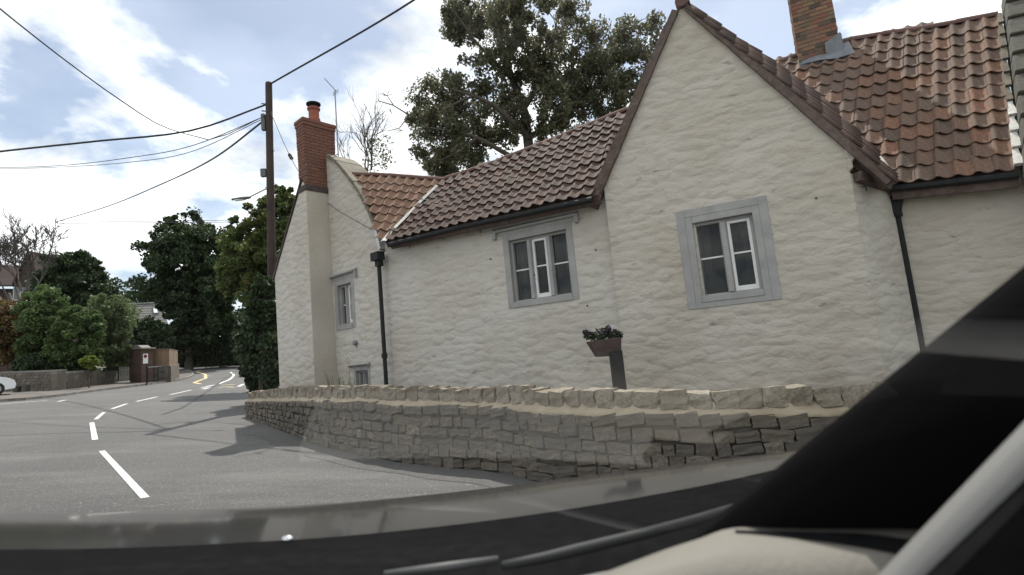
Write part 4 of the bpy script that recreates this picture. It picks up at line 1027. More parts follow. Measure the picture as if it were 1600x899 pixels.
# the tall airy tree behind the roofs
D = 23.0; big = [pb(*q, D + U(-1.5, 1.5)) for q in ((770, 40, 75, 50), (835, 25, 80, 45), (720, 25, 35, 28), (880, 95, 70, 60), (790, 110, 70, 50), (700, 150, 50, 45), (935, 120, 55, 60), (685, 215, 42, 45), (760, 190, 60, 60), (850, 170, 60, 50),
     (905, 185, 50, 40), (960, 60, 26, 30), (1005, 70, 32, 48), (975, 150, 30, 40), (725, 240, 45, 30), (700, 255, 35, 30), (655, 170, 22, 28))]
base_t = gbase(838, D)
def big_tree():
    rs = random.Random(21); t = thing('tall_tree', base_t, 'tall airy grey-green tree rising behind the middle roof', 'tree'); mb = MB()
    def P(u, v, k=0): return at(u, v, D + k)
    arms = [([(838, 330, 0), (832, 262, 0), (826, 215, 0), (818, 170, .3), (806, 130, .5), (792, 100, .6), (776, 62, .8), (768, 30, 1)], .26),
            ([(826, 215, 0), (800, 190, -.6), (772, 165, -.8), (740, 150, -1), (705, 140, -1.2)], .14), ([(832, 262, 0), (790, 240, -.8), (745, 215, -1.2), (700, 205, -1.6), (672, 200, -1.8)], .13),
            ([(818, 170, .3), (850, 120, .4), (868, 70, .6), (872, 20, .8)], .14), ([(826, 215, 0), (870, 190, .8), (905, 160, 1.0), (950, 120, 1.2), (985, 80, 1.3), (1004, 40, 1.4)], .14),
            ([(806, 130, .5), (770, 95, 0), (735, 55, -.2), (715, 25, -.3)], .10), ([(838, 300, 0), (880, 255, -.4), (915, 215, -.6), (960, 180, -.8)], .11), ([(792, 100, .6), (815, 60, 1.2), (835, 15, 1.5)], .09),
            ([(740, 150, -1), (705, 165, -1.2), (670, 190, -1.3), (640, 180, -1.4), (615, 165, -1.5), (592, 158, -1.5)], .06), ([(640, 180, -1.4), (625, 200, -1.4), (605, 205, -1.4)], .025), ([(615, 165, -1.5), (605, 150, -1.5), (597, 145, -1.5)], .02),
            ([(745, 215, -1.2), (720, 235, -1.5), (690, 250, -1.7)], .07)]
    skel = []
    for pts, r in arms:
        q = [P(*x) for x in pts]; s_, _ = smooth_line(q, .5) if len(q) > 2 else (q, 0)
        mb.tube(s_, [max(.012, r * (1 - .72 * i / (len(s_) - 1))) for i in range(len(s_))], 7, cap=False); skel += s_[1:]
    b0 = Vector(base_t); mb.tube([b0 - Z * .3, b0 + Z * 1.5, P(838, 330)], [.36, .32, .27], 9)
    cs = []
    tot = sum(b[1] * b[3] for b in big)
    for c, rx, ry, rz in big:
        n = int(620 * rx * rz / tot) + 4
        for _ in range(n):
            while True:
                q = Vector((rs.uniform(-1, 1), rs.uniform(-1, 1), rs.uniform(-1, 1)))
                if q.length < 1: break
            p_ = c + Vector((q.x * rx, q.y * max(ry, 1.0), q.z * rz))
            w_ = rs.uniform(.4, 1.5); cs.append((*p_, rs.uniform(.22, .52), w_))
            s_ = min(skel, key=lambda k: (k - p_).length + rs.uniform(0, .25)); skel.append(p_)
            m_ = s_.lerp(p_, .5) + Vector((rs.uniform(-.15, .15), rs.uniform(-.15, .15), rs.uniform(-.05, .2)))
            mb.tube([s_, m_, p_], [.03, .02, .009], 4, cap=False)
            for _k in range(2):
                e = p_ + Vector((rs.gauss(0, .3), rs.gauss(0, .3), rs.gauss(0, .25))); mb.tube([m_.lerp(p_, .6), e], [.012, .004], 3, cap=False)
    for pts in ([(592, 158)], [(604, 150)], [(612, 178)], [(628, 204)], [(598, 206)]):
        q = P(*pts[0], -1.5)
        for _k in range(4): mb.tube([q, q + Vector((rs.gauss(-.25, .3), rs.gauss(0, .2), rs.gauss(.1, .3)))], [.012, .003], 3, cap=False)
    mb.build('trunk', 'bark', t, smooth=True)
    leaves(cs, 66000, .085, 'ash', 'crown', t, 1.0, 1.0, seed=4, aspect=2.0)
    return t
big_tree()
# small half-dead tree behind the left ridge
def bare(name, label, base, segs, leafn=0, leafm='ash', barkm='bark', depth=3, r=.07, ln=1.6, seed=3, group=None, spread=.55, up=.25, kids=(2, 3), dirs=((0, 0, 1),), size=.06, shrink=.74):
    rs = random.Random(seed); t = thing(name, base, label, 'tree', group); mb = MB(); tips = []
    for sp, d, L0, r_ in segs: limb(mb, Vector(sp), Vector(d).normalized(), L0, r_, depth, tips, rs, spread, up, kids, shrink)
    return t, mb, tips
bD = 18.5; bb = gbase(566, bD)
t, mb, tips = bare('dead_tree', 'small half-dead bare tree between the red chimney and the tall tree', bb, [(at(572, 268, bD), (-.35, 0, 1), 1.0, .035), (at(580, 266, bD), (.25, .1, 1), .95, .04), (at(560, 270, bD), (-.75, .1, .8), .8, .028), (at(575, 262, bD), (-.1, -.2, 1), 1.0, .03)], depth=3, seed=8, spread=.42)
mb.tube([bb - Z * .2, at(570, 300, bD), at(574, 262, bD)], [.12, .08, .04], 7); mb.build('trunk', 'bark', t)
leaves([(*at(588, 240, bD), .5, 1), (*at(596, 225, bD), .4, .7), (*at(585, 255, bD), .5, .8), (*at(605, 250, bD), .3, .4)], 500, .055, 'ash', 'crown', t, 1, 1, seed=9)
# bare tree on the left
RMIN = .026
bD = 46.; bb = gbase(38, bD)
t, mb, tips = bare('bare_tree', 'leafless many-branched tree at the left edge', bb, [(at(34, 455, bD), (-.12, 0, 1), 2.6, .085), (at(42, 455, bD), (.3, 0, 1), 2.6, .085), (at(28, 462, bD), (-.5, .1, 1), 2.4, .07), (at(50, 458, bD), (.6, 0, .9), 2.2, .07), (at(14, 470, bD), (-.2, 0, 1), 2.4, .07)], depth=5, seed=12, spread=.40, up=.20, kids=(2, 2), shrink=.73)
for u_ in (34, 42, 28, 50, 14): mb.tube([bb - Z * .2, at(u_ * .4 + 24, 500, bD), at(u_, 458, bD)], [.22, .15, .09], 7)
mb.build('trunk', 'bark_grey', t, smooth=True)

VG = 'trees and shrubs beside the far pavement'
def bush(u, v, ru, rv, D, leaf, n, label, cat='shrub', size=.10, name='shrub', extra=(), seed=0, trunk=.06, ncl=45, clump=.22, base_u=None):
    base = gbase(base_u or u, D); bl = [pb(u, v, ru, rv, D)] + [pb(a, b, c, d, D + U(-.8, .8)) for a, b, c, d in extra]
    return blob_tree(name, label, base, bl, leaf, int(n * 2.4), size * 1.15, cat, trunk_r=trunk, seed=seed, ncl=ncl * 4, clump=clump * .95)
bush(105, 445, 38, 50, 52, 'dark', 15000, 'rounded dark ivy-clad tree behind the green shrubs on the left', 'tree', .16, 'ivy_tree', ((140, 452, 22, 45), (85, 470, 30, 45), (128, 425, 26, 32), (150, 495, 22, 50)), 31, .3, 90)
bush(12, 515, 32, 42, 36, 'rust', 7000, 'rusty orange-brown shrub at the left edge above the white car', 'shrub', .11, 'rust_shrub', ((30, 500, 22, 30), (-15, 520, 25, 50), (25, 550, 22, 25)), 32)
bush(68, 500, 32, 48, 35, 'mid', 8000, 'feathery grey-green shrub leaning over the parapet wall', 'shrub', .11, 'feathery_shrub', ((62, 470, 26, 22), (50, 545, 22, 30), (80, 550, 25, 28)), 33)
bush(115, 535, 34, 42, 34, 'mid', 10000, 'broad leafy green shrub behind the middle of the parapet wall', 'shrub', .11, 'leafy_shrub', ((95, 555, 26, 24), (135, 510, 28, 26), (108, 505, 26, 20), (140, 555, 22, 24)), 34)
bush(172, 515, 26, 55, 38, 'pale', 9000, 'pale green willowy tree beside the white gate', 'tree', .11, 'willowy_tree', ((158, 540, 24, 40), (182, 545, 18, 34), (168, 480, 16, 20)), 35)
bush(139, 566, 12, 9, 31.5, 'lime', 1800, 'small bright lime green bush on top of the parapet wall', 'shrub', .08, 'lime_bush', (), 36, .03, 14)
bush(52, 575, 28, 20, 33.5, 'dark', 3500, 'low dark bush directly behind the parapet wall', 'shrub', .1, 'low_bush', ((90, 578, 25, 16),), 37)
bush(196, 575, 14, 26, 41, 'dark', 3000, 'dark bush behind the white picket gate', 'shrub', .1, 'gate_bush', ((175, 582, 12, 16),), 38)
bush(295, 420, 62, 78, 58, 'dark', 30000, 'large dark broad-crowned tree over the road bend', 'tree', .19, 'broad_tree', ((290, 368, 46, 34), (256, 408, 28, 38), (325, 395, 38, 50), (292, 470, 34, 45), (315, 490, 42, 50), (335, 445, 30, 55), (305, 525, 44, 40), (280, 545, 22, 26)), 41, .4, 170, .15)
bush(410, 400, 55, 75, 26, 'autumn', 15000, 'bright green tree with yellowing leaves behind the telegraph pole', 'tree', .105, 'yellowing_tree', ((440, 340, 36, 45), (395, 360, 34, 36), (375, 430, 30, 45), (440, 320, 28, 28), (405, 440, 50, 40), (372, 405, 22, 26)), 42, .22, 110, .16)
bush(345, 530, 45, 40, 60.5, 'dark', 10000, 'dark hedge-like bush closing the road bend', 'shrub', .13, 'bend_bush', ((320, 515, 30, 24), (375, 520, 34, 40), (300, 545, 22, 26), (350, 500, 28, 26), (325, 562, 30, 12), (370, 562, 34, 12), (395, 555, 22, 18)), 43, .1, 90)
bush(322, 500, 26, 18, 59, 'mid', 3000, 'light green feathery bush in front of the broad tree', 'shrub', .12, 'pale_bush', ((345, 490, 18, 20),), 46, .05, 26)
bush(302, 549, 10, 10, 58.5, 'lime', 1000, 'small sunlit bush at the road bend', 'shrub', .11, 'sunlit_bush', (), 47, .04, 10)
bush(408, 530, 26, 60, 17.0, 'dark', 9000, 'dark ivy bush around the foot of the telegraph pole', 'shrub', .075, 'ivy_bush', ((398, 580, 16, 30), (415, 470, 20, 40), (408, 600, 22, 16), (425, 560, 12, 50)), 44, .06, 90, .18)
bush(360, 545, 40, 28, 66, 'dark', 9000, 'far dark hedgerow bush where the road disappears', 'shrub', .16, 'far_hedge_bush', ((300, 552, 36, 26), (330, 548, 30, 28), (400, 545, 30, 30), (270, 540, 30, 34), (290, 565, 34, 12), (340, 566, 36, 10), (390, 564, 26, 12), (255, 562, 20, 16)), 45, .1, 90)
bush(228, 522, 22, 26, 50, 'dark', 4500, 'dark shrub below the slate roof beside the far pole', 'shrub', .13, 'roof_shrub', ((205, 512, 14, 22), (250, 530, 20, 26)), 48, .06, 40)
# wooded hill far behind
wd_ = []
for i in range(46):
    u = U(120, 300); wd_.append((u, interp(u, [120, 160, 185, 210, 235, 300], [452, 447, 440, 434, 430, 425]) + U(4, 60)))
cs_ = []
for u, v in wd_:
    c = at(u, v, U(135, 160)); cs_.append((*c, U(2.0, 3.4), 1))
wo = leaves(cs_, 14000, .55, 'dark', 'far_wood', None, 1.0, .9, seed=61, loc=(0, 0, 0)); tag(wo, 'dark far-off wooded hillside beyond the slate roof', 'wood', kind='stuff')

# ================================================================== FAR BUILDINGS
D = 64.; cb0 = gbase(40, D); ch = thing('stone_house', cb0, 'dark reddish stone house with steep pointed gables behind the bare tree', 'house')
def FP(u, v, k=0): return at(u, v, D + k)
def fz(u, v, k=0): p = FP(u, v, k); return p
mb = MB(); a = gbase(-30, D); b = gbase(78, D)
mb.prism([a - Z, b - Z, Vector((b.x, b.y, FP(78, 448).z)), Vector((a.x, a.y, FP(-30, 448).z))], Vector((0, 6, 0))); mb.build('wall', 'church', ch)
for (u0_, u1_, ua, va, vb) in ((18, 64, 43, 396, 448), (66, 105, 88, 428, 452)):
    mb = MB(); mb.prism([FP(u0_, vb, -.3), FP(u1_, vb, -.3), FP(ua, va, -.3)], Vector((0, 6, 0))); mb.build('pointed_gable', 'church', ch)
    for s_ in (u0_, u1_):
        mb = MB(); p0, p1 = FP(s_, vb, -.6), FP(ua, va, -.6); mb.prism([p0, p1, p1 + Z * .35, p0 + Z * .35], Vector((0, 7, 0))); mb.build('roof', 'church_roof', ch)
mb = MB(); p0, p1 = FP(-30, 448), FP(70, 448); mb.prism([p0, p1, FP(70, 420, 3), FP(-30, 415, 3)], Z * .2); mb.build('roof', 'church_roof', ch)
for u in (20, 34, 56):
    mb = MB(); p = FP(u, 470, -.05); mb.box(p, (.9, 0, 0), (0, .3, 0), (0, 0, 1.6)); w_ = mb.build('window', 'white_paint', ch); mb = MB(); mb.box(p + Vector((.1, -.03, .1)), (.7, 0, 0), (0, .1, 0), (0, 0, 1.4)); mb.build('pane', 'car_glass', w_)
mb = MB(); p = FP(43, 396); mb.tube([p, p + Z * .9], [.12, .03], 6).build('finial', 'church_roof', ch)

D = 78.; sh0 = gbase(222, D); sh = thing('slate_house', sh0, 'house with a pale slate roof and skylight among the trees', 'house')
mb = MB(); a, b = FP(192, 508), FP(258, 508); mb.prism([Vector((a.x, a.y, sh0.z - 1)), Vector((b.x, b.y, sh0.z - 1)), b, a], Vector((0, 7, 0))); mb.build('wall', 'church', sh)
e0_, e1_, t0_, t1_ = FP(190, 512, -1), FP(262, 508, -1), FP(194, 476.5, 3), FP(254, 474.5, 3)
mb = MB(); mb.prism([e0_, e1_, t1_, t0_], Vector((0, .2, -.2))); rf2 = mb.build('roof', 'slate', sh)
n_ = (e1_ - e0_).cross(t0_ - e0_).normalized(); n_ = n_ if n_.dot(CAM - e0_) > 0 else -n_
for r in range(9):
    for c in range(22):
        f0, f1, q0_, q1_ = c / 22, (c + .93) / 22, r / 9, (r + 1.05) / 9
        B = lambda f, q: e0_.lerp(e1_, f).lerp(t0_.lerp(t1_, f), q)
        mb = MB() if (r, c) == (0, 0) else mb
        mb.prism([B(f0, q0_) + n_ * .07, B(f1, q0_) + n_ * .07, B(f1, q1_) + n_ * .03, B(f0, q1_) + n_ * .03], -n_ * .03)
mb.v = mb.v[8:]; mb.f = [tuple(i - 8 for i in f) for f in mb.f[6:]]
mb.build('slates', 'slate', rf2, kind='stuff')
mb = MB(); B = lambda f, q: e0_.lerp(e1_, f).lerp(t0_.lerp(t1_, f), q)
sk = [B(.74, .50), B(.86, .50), B(.86, .82), B(.74, .82)]; mb.prism([p + n_ * .2 for p in sk], -n_ * .2); s_ = mb.build('skylight', 'box_grey', sh)
mb = MB(); sk = [B(.755, .52), B(.845, .52), B(.845, .72), B(.755, .72)]; mb.prism([p + n_ * .24 for p in sk], -n_ * .03); mb.build('pane', 'far_glass', s_)
mb = MB(); mb.tube([t0_ + n_ * .1, t1_ + n_ * .1], .14, 6).build('ridge', 'slate', rf2)

# ================================================================== FAR PAVEMENT FURNITURE
def uprightz(u, vb, D=None):
    P = gp(u, vb); P.z = g(P.x, P.y) + .11; return P
def px_h(P, v):                                # height above P at which the vertical through P crosses row v
    lo, hi = 0., 30.
    for _ in range(40):
        mid = (lo + hi) / 2
        if proj(P + Z * mid)[1] > v: lo = mid
        else: hi = mid
    return lo
# parapet wall
W0, W1, W2 = uprightz(15, 614), uprightz(92, 613), uprightz(143, 605)
pw = thing('parapet_wall', W1 - Z * .11, 'dark stone parapet wall with flat grey coping along the far pavement', 'wall')
def stonewall(a, b, h, parent, rows=6, seed=1, capm='kerb', cap=True, th=.35):
    rs = random.Random(seed); t = b - a; ln = t.length; t.normalize(); t2 = Vector((t.x, t.y, 0)).normalized(); o = Vector((t2.y, -t2.x, 0))
    if o.dot(CAM - a) < 0: o = -o
    mb = MB(); mb.prism([a - Z * .3, b - Z * .3, b + Z * (h - .02), a + Z * (h - .02)], -o * th); mb.build('core', 'joint', parent)
    for r in range(rows):
        s = 0
        while s < ln - .05:
            l_ = min(rs.uniform(.25, .6), ln - s); c = a + t * (s + l_ / 2) + Z * (h / rows * (r + .5)) + o * rs.uniform(-.05, -.02)
            inst(rs.choice(rocks), 'stone', frame(c, t * (l_ - .02), o * .16, Z * (h / rows - .02)), parent); s += l_
    if cap:
        k = max(1, int(ln / 1.1))
        for i in range(k):
            p = a + t * (ln * i / k) + Z * h; mb = MB(); mb.box(p + o * .05 - Z * .005, t * (ln / k - .015), -o * (th + .1), Z * .11); mb.build('coping_stone', capm, parent, bevel=.01)
h0 = px_h(W0, 579.5); h1 = px_h(W1, 579); h2 = px_h(W2, 580)
stonewall(W0 + (W0 - W1) * .5, W1, (h0 + h1) / 2 - .11, pw, 6, 5)
stonewall(W1, W2, (h1 + h2) / 2 - .11, pw, 6, 6)
P0 = uprightz(147, 605); lw_ = thing('low_stone_wall', P0 - Z * .11, 'short rough stone wall between the parapet and the white gate', 'wall')
Pe = uprightz(183, 600); hh = px_h(P0, 577); stonewall(P0 + (Pe - P0) * .12, Pe, hh * .8, lw_, 5, 7, cap=False)
mb = MB(); d_ = (Pe - P0).normalized(); mb.box(P0 - Vector((.2, 0, .4)), d_ * .45, Vector((.1, .45, 0)), Z * (hh + .45)); mb.build('pier', 'joint', lw_, bevel=.03)
# gate
G0, G1 = uprightz(186, 600), uprightz(201, 599); hg_ = px_h(G0, 573)
gt = thing('picket_gate', G0, 'white wooden picket gate beside the dark pier', 'gate'); t = (G1 - G0)
for k in range(7):
    p = G0 + t * (k / 6.5); mb = MB(); mb.box(p + Z * .08, t * .085, Vector((0, .03, 0)), Z * (hg_ - .1)); mb.build('picket', 'gate_white', gt)
for z in (.25, hg_ - .3): mb = MB(); mb.box(G0 + Z * z + Vector((0, .035, 0)), t, Vector((0, .04, 0)), Z * .1); mb.build('rail', 'gate_white', gt)
# pier + fence on low wall
Q0, Q1 = uprightz(203, 600), uprightz(221, 600.5); hq = px_h(Q0, 546)
pr2 = thing('brick_pier', (Q0 + Q1) / 2, 'square dark brick pier with a stone cap by the gate', 'pier'); t = Q1 - Q0
mb = MB(); mb.box(Q0 - Z * .3, t, Vector((.3, .8, 0)), Z * (hq + .25)); mb.build('shaft', 'dark_brick', pr2, bevel=.02)
mb = MB(); mb.box(Q0 + Z * hq - t * .12 - Vector((0, .1, .05)), t * 1.24, Vector((.3, 1.0, 0)), Z * .12); mb.prism([Q0 + Z * (hq + .07), Q1 + Z * (hq + .07), (Q0 + Q1) / 2 + t * .2 + Z * (hq + .25), (Q0 + Q1) / 2 - t * .25 + Z * (hq + .25)], Vector((.2, .75, 0))); mb.build('cap', 'kerb', pr2, bevel=.02)
F0, F1, F2 = uprightz(221, 600), uprightz(250, 599), uprightz(265, 594)
lwf = thing('fence_wall', F0, 'low dark wall carrying the timber fence behind the railing', 'wall')
def seg_h(P, v): return px_h(P, v)
hf = (seg_h(F0, 574), seg_h(F1, 573), seg_h(F2, 569)); ht_ = (seg_h(F0, 547), seg_h(F1, 546), seg_h(F2, 549))
for a, b, ha, hb_ in ((F0, F1, hf[0], hf[1]), (F1, F2, hf[1], hf[2])):
    mb = MB(); o = Vector((.2, .9, 0)).normalized() * .3; a2, b2 = a + o * 2, b + o * 2; mb.prism([a2 - Z * .3, b2 - Z * .3, b2 + Z * hb_, a2 + Z * ha], o); mb.build('wall_length', 'wall_stone', lwf)
fn = thing('timber_fence', F0 + Z * hf[0], 'brown close-boarded timber fence curving round the bend', 'fence')
for a, b, i0, i1, n in ((F0, F1, 0, 1, 13), (F1, F2, 1, 2, 8)):
    o = Vector((.2, .9, 0)).normalized() * .75
    for k in range(n):
        f = k / n; p = a.lerp(b, f) + o + Z * (hf[i0] + (hf[i1] - hf[i0]) * f - .02); q = a.lerp(b, f + .93 / n) + o; q.z = p.z; hh_ = ht_[i0] + (ht_[i1] - ht_[i0]) * f - (hf[i0] + (hf[i1] - hf[i0]) * f)
        mb = MB(); mb.prism([p, q, q + Z * hh_, p + Z * (hh_ + U(-.02, .02))], Vector((0, .03 + U(0, .01), 0))); mb.build('board', 'fence_wood', fn)
    mb = MB(); p, q = a + o * 1.0 + Z * ht_[i0], b + o * 1.0 + Z * ht_[i1]; mb.box(p - Vector((0, .04, 0)), q - p, (0, .1, 0), (0, 0, .05)); mb.build('capping_rail', 'fence_wood', fn)
# railing
R_ = [uprightz(u, v) for u, v in ((231, 601.5), (247, 599.5), (259, 597.5), (271.5, 593))]; rh = px_h(R_[0], 573)
rlg = thing('railing', R_[0], 'black metal pedestrian railing on the pavement edge by the fence', 'railing')
for p in R_: MB().tube([p - Z * .12, p + Z * rh * .97], .035, 6).build('post', 'black_iron', rlg)
for f in (.95, .62, .2): MB().tube([p + Z * rh * f for p in R_], .026, 6).build('rail', 'metal_grey' if f > .9 else 'black_iron', rlg)
S = uprightz(229, 602.5); shh = px_h(S, 553)
sg_ = thing('road_sign', S, 'small white road sign with a dark figure on a short post by the railing', 'sign')
MB().tube([S - Z * .12, S + Z * shh], .035, 6).build('post', 'black_iron', sg_)
mb = MB(); c = S + Z * (shh - .30) - Vector((.02, .06, 0)); mb.box(c - Vector((.15, 0, .32)), (.3, 0, 0), (0, .02, 0), (0, 0, .62)); mb.build('plate', 'sign_white', sg_)
mb = MB(); mb.lathe(c + Vector((0, -.004, .14)), (0, -1, 0), [(.115, 0), (.115, .008)], 16); mb.build('red_ring', 'sign_red', sg_)
mb = MB(); mb.lathe(c + Vector((0, -.014, .14)), (0, -1, 0), [(.085, 0), (.085, .006)], 16); mb.build('disc', 'sign_black', sg_)
# timber rail seat and white handle-shaped rail before the parapet
B0 = uprightz(24, 616.5); bh_ = px_h(B0, 603); bn = thing('timber_bench', B0, 'low rough timber seat on the pavement beside the white car', 'bench')
mb = MB(); e_ = uprightz(40, 615.5); t = (e_ - B0); t.z = 0
mb.box(B0 - t * .4 + Z * (bh_ - .07), t * 1.35, Vector((0, .35, 0)), Z * .07); mb.build('seat', 'bark_grey', bn, bevel=.01)
for f in (-.2, .7): mb = MB(); mb.box(B0 + t * f - Z * .01, t.normalized() * .12, Vector((0, .3, 0)), Z * (bh_ - .06)); mb.build('leg', 'bark_grey', bn)
H0 = uprightz(73, 611); hh2 = px_h(H0, 584); hr = MB(); tl_ = (uprightz(60, 611.5) - H0); tl_.z = 0
hr.tube([H0 - Z * .05, H0 + Z * hh2, H0 + tl_ + Z * hh2, H0 + tl_ + Z * hh2 * .8], .03, 6); tag(hr.build('handrail', 'metal_grey', loc=H0), 'grey hooked handrail standing against the parapet wall', 'handrail')
# far pole
D_ = 52.; fp = gbase(210, D_); mb = MB(); q = at(210, 474, D_); mb.tube([fp - Z * .3, Vector((fp.x, fp.y, q.z))], [.15, .11], 8)
tag(mb.build('far_pole', 'pole_wood', loc=fp), 'thin dark pole standing in front of the slate roof', 'pole')

# ================================================================== WHITE CAR
def car(loc, heading, label):
    t = thing('white_car', loc, label, 'car'); f = Vector((cos(heading), sin(heading), 0)); l = Vector((-f.y, f.x, 0)); B = Vector(loc)
    prof = [(-2.0, .35), (-2.08, .6), (-2.05, .95), (-1.75, 1.05), (-1.35, 1.42), (-.6, 1.53), (.2, 1.50), (.75, 1.12), (1.05, .98), (1.65, .88), (1.98, .72), (2.05, .5), (2.0, .3), (1.6, .25), (-1.6, .25)]
    mb = MB(); rows = []
    for y, k, inset in ((-.84, .93, .03), (-.80, 1, 0), (0, 1.01, 0), (.80, 1, 0), (.84, .93, .03)):
        rows.append([B + f * x + l * (y * (1 - max(0, z - .95) * .35)) + Z * (.35 + (z - .35) * (1 if abs(y) < .82 else .985)) for x, z in prof + prof[:1]])
    mb.grid(rows); mb.face(rows[0][:-1]); mb.face(rows[-1][:-1][::-1]); body = mb.build('body', 'car_white', t, smooth=False, bevel=.03)
    for s_ in (-1, 1):
        for a, b, c_, d_ in (((-1.25, 1.02), (-.35, 1.0), (-.35, 1.42), (-.95, 1.38)), ((-.28, 1.0), (.66, 1.02), (.2, 1.42), (-.28, 1.43))):
            mb = MB(); mb.prism([B + f * x + l * s_ * (.845 * (1 - max(0, z - .95) * .35) + .0) + Z * z for x, z in (a, b, c_, d_)], l * s_ * .012); mb.build('side_window', 'car_glass', body)
        mb = MB(); mb.box(B + f * .62 + l * s_ * .84 + Z * 1.0, f * .12, l * s_ * .18, Z * .14); mb.build('door_mirror', 'car_white', body, bevel=.02)
        mb = MB(); mb.prism([B + f * 1.93 + l * s_ * .5 + Z * .66, B + f * 1.9 + l * s_ * .78 + Z * .68, B + f * 1.74 + l * s_ * .82 + Z * .82, B + f * 1.82 + l * s_ * .5 + Z * .8], f * .06); mb.build('headlight', 'far_glass', body)
        for x in (-1.28, 1.30):
            w0 = B + f * x + l * s_ * .72 + Z * .32; mb = MB(); mb.lathe(w0, l * s_, [(.20, 0), (.31, .01), (.325, .05), (.325, .12), (.31, .15), (.21, .155)], 20); w_ = mb.build('wheel', 'tyre', t)
            mb = MB(); mb.lathe(w0 + l * s_ * .145, l * s_, [(.21, 0), (.20, .015), (.06, .008), (.05, .02)], 12); mb.build('rim', 'alloy', w_)
    mb = MB(); mb.prism([B + f * .28 + l * .64 + Z * 1.47, B + f * .28 - l * .64 + Z * 1.47, B + f * .80 - l * .72 + Z * 1.10, B + f * .80 + l * .72 + Z * 1.10], f * .02 + Z * .02); mb.build('windscreen', 'car_glass', body)
    mb = MB(); mb.box(B + f * 2.03 - l * .26 + Z * .42, f * .02, l * .52, Z * .11); mb.build('number_plate', 'white_paint', body)
    return t
wc = gp(-6, 622); hd = radians(48)
wcl = wc - Vector((cos(hd), sin(hd), 0)) * 1.32 + Vector((-sin(hd), cos(hd), 0)) * .80
car(Vector((wcl.x, wcl.y, g(wc.x, wc.y) + .115)), hd, 'white car parked at the left edge with only its front wheel in view')

# ================================================================== TELEGRAPH POLE, LAMP AND WIRES
PD = 17.6; pbse = gbase(428, PD); ptop = at(421.5, 160, PD); ph = px_h(pbse, 160)
tp = thing('telegraph_pole', pbse, 'tall dark wooden telegraph pole beside the cottage', 'pole')
PT = pbse + Z * ph
lean = at(421, 161, PD) - PT; lean.z = 0; PT = PT + lean
def pole_at(v):
    f = (px_h(pbse, v)) / ph; return pbse.lerp(PT, f)
MB().tube([pbse - Z * .6, pbse.lerp(PT, .5), PT - Z * .04, PT], [.145, .125, .105, .09], 12).build('shaft', 'pole_wood', tp, smooth=True)
for v, w_, h_ in ((215, .07, .55), (286, .10, .26)):
    p = pole_at(v); mb = MB(); mb.box(p + Vector((-.12 - w_ * 1.6, -.10, -h_ / 2)), (w_ * 1.7, 0, 0), (0, .14, 0), (0, 0, h_)); mb.build('cable_box', 'box_grey', tp, bevel=.01)
for v in (190, 200, 206): p = pole_at(v); MB().tube([p, p + Vector((-.22, -.05, .02))], .02, 6).build('hook', 'black_iron', tp)
p = pole_at(545); mb = MB(); mb.box(p + Vector((-.03, -.15, -.35)), (.05, 0, 0), (0, .01, 0), (0, 0, .7)); mb.build('marker_plate', 'road_yellow', tp)
for k in range(9):
    p = pole_at(205 + k * 17); MB().tube([p, p + Vector((.17 if k % 2 else -.17, -.02, 0))], .012, 4).build('step_iron', 'black_iron', tp) if k > 2 and k % 3 == 0 else None
la0 = pole_at(306); la1 = at(388, 309, PD - .5); la2 = at(362, 312, PD - .9)
sl_ = thing('street_lamp', la0, 'grey street lamp on a thin arm fixed to the telegraph pole', 'street lamp')
MB().tube([la0, la1], .022, 6).build('arm', 'metal_grey', sl_)
d_ = (la2 - la1); mb = MB(); mb.tube([la1 - d_ * .15, la1, la1 + d_ * .35, la2], [.03, .05, .055, .03], 10); mb.build('lantern', 'box_grey', sl_, smooth=True)
MB().box(la1 + d_ * .2 - Vector((0, .05, .06)), d_ * .6, (0, .1, 0), (0, 0, .03)).build('lens', 'far_glass', sl_)
def wire(pts, rad, label, name='overhead_wire', sag=None):
    P, S_ = smooth_line(pts, .6) if len(pts) > 2 else ([pts[0].lerp(pts[1], i / 30) - Z * (sag or 0) * 4 * (i / 30) * (1 - i / 30) for i in range(31)], 0)
    o = MB().tube(P, rad, 5).build(name, 'cable', loc=pts[0]); tag(o, label, 'wire'); return o
wire([PT - Z * .08, at(650, -2, 14.5), at(900, -190, 12.0)], .028, 'thick cable climbing from the pole top over the cottage')
wire([pole_at(189), at(300, 204, 17.2), at(150, 221, 16.5), at(0, 237, 15.8), at(-200, 262, 15)], .030, 'thick nearly level cable running left from the pole')
wire([pole_at(203), at(340, 217, 16.5), at(320, 216.5, 16), at(255, 198, 14), at(190, 158, 12.4), at(120, 108, 11), at(60, 62, 10), at(0, 14, 9), at(-120, -85, 7.6)], .013, 'thin sagging wire dropping from the top left corner')
wire([pole_at(204), at(300, 228, 18.5), at(200, 247, 21), at(100, 258.5, 24), at(0, 262, 27), at(-150, 262, 31)], .014, 'upper of two thin wires sagging to the left edge')
wire([pole_at(206), at(300, 237, 18.5), at(200, 254, 21), at(100, 261, 24), at(0, 264, 27), at(-150, 264, 31)], .012, 'lower of two thin wires sagging to the left edge')
wire([pole_at(207), at(330, 250, 23), at(250, 289, 31), at(170, 322, 39), at(88, 347, 46)], .034, 'thin wire slanting down from the pole to the bare tree')
wire([at(92, 349, 55), at(230, 348.5, 55), at(372, 347, 56)], .036, 'far level pair of wires above the trees, lower wire')
wire([at(92, 345.5, 55), at(230, 346, 55), at(372, 344, 56)], .03, 'far level pair of wires above the trees, upper wire')
bk_ = PB.at(br[2][0] - .03, br[2][1] + .02, .05)
sw = wire([pole_at(196), at(450, 238, 16), at(474, 281, 15.0)], .010, 'short service wire from the pole to the cottage chimney')
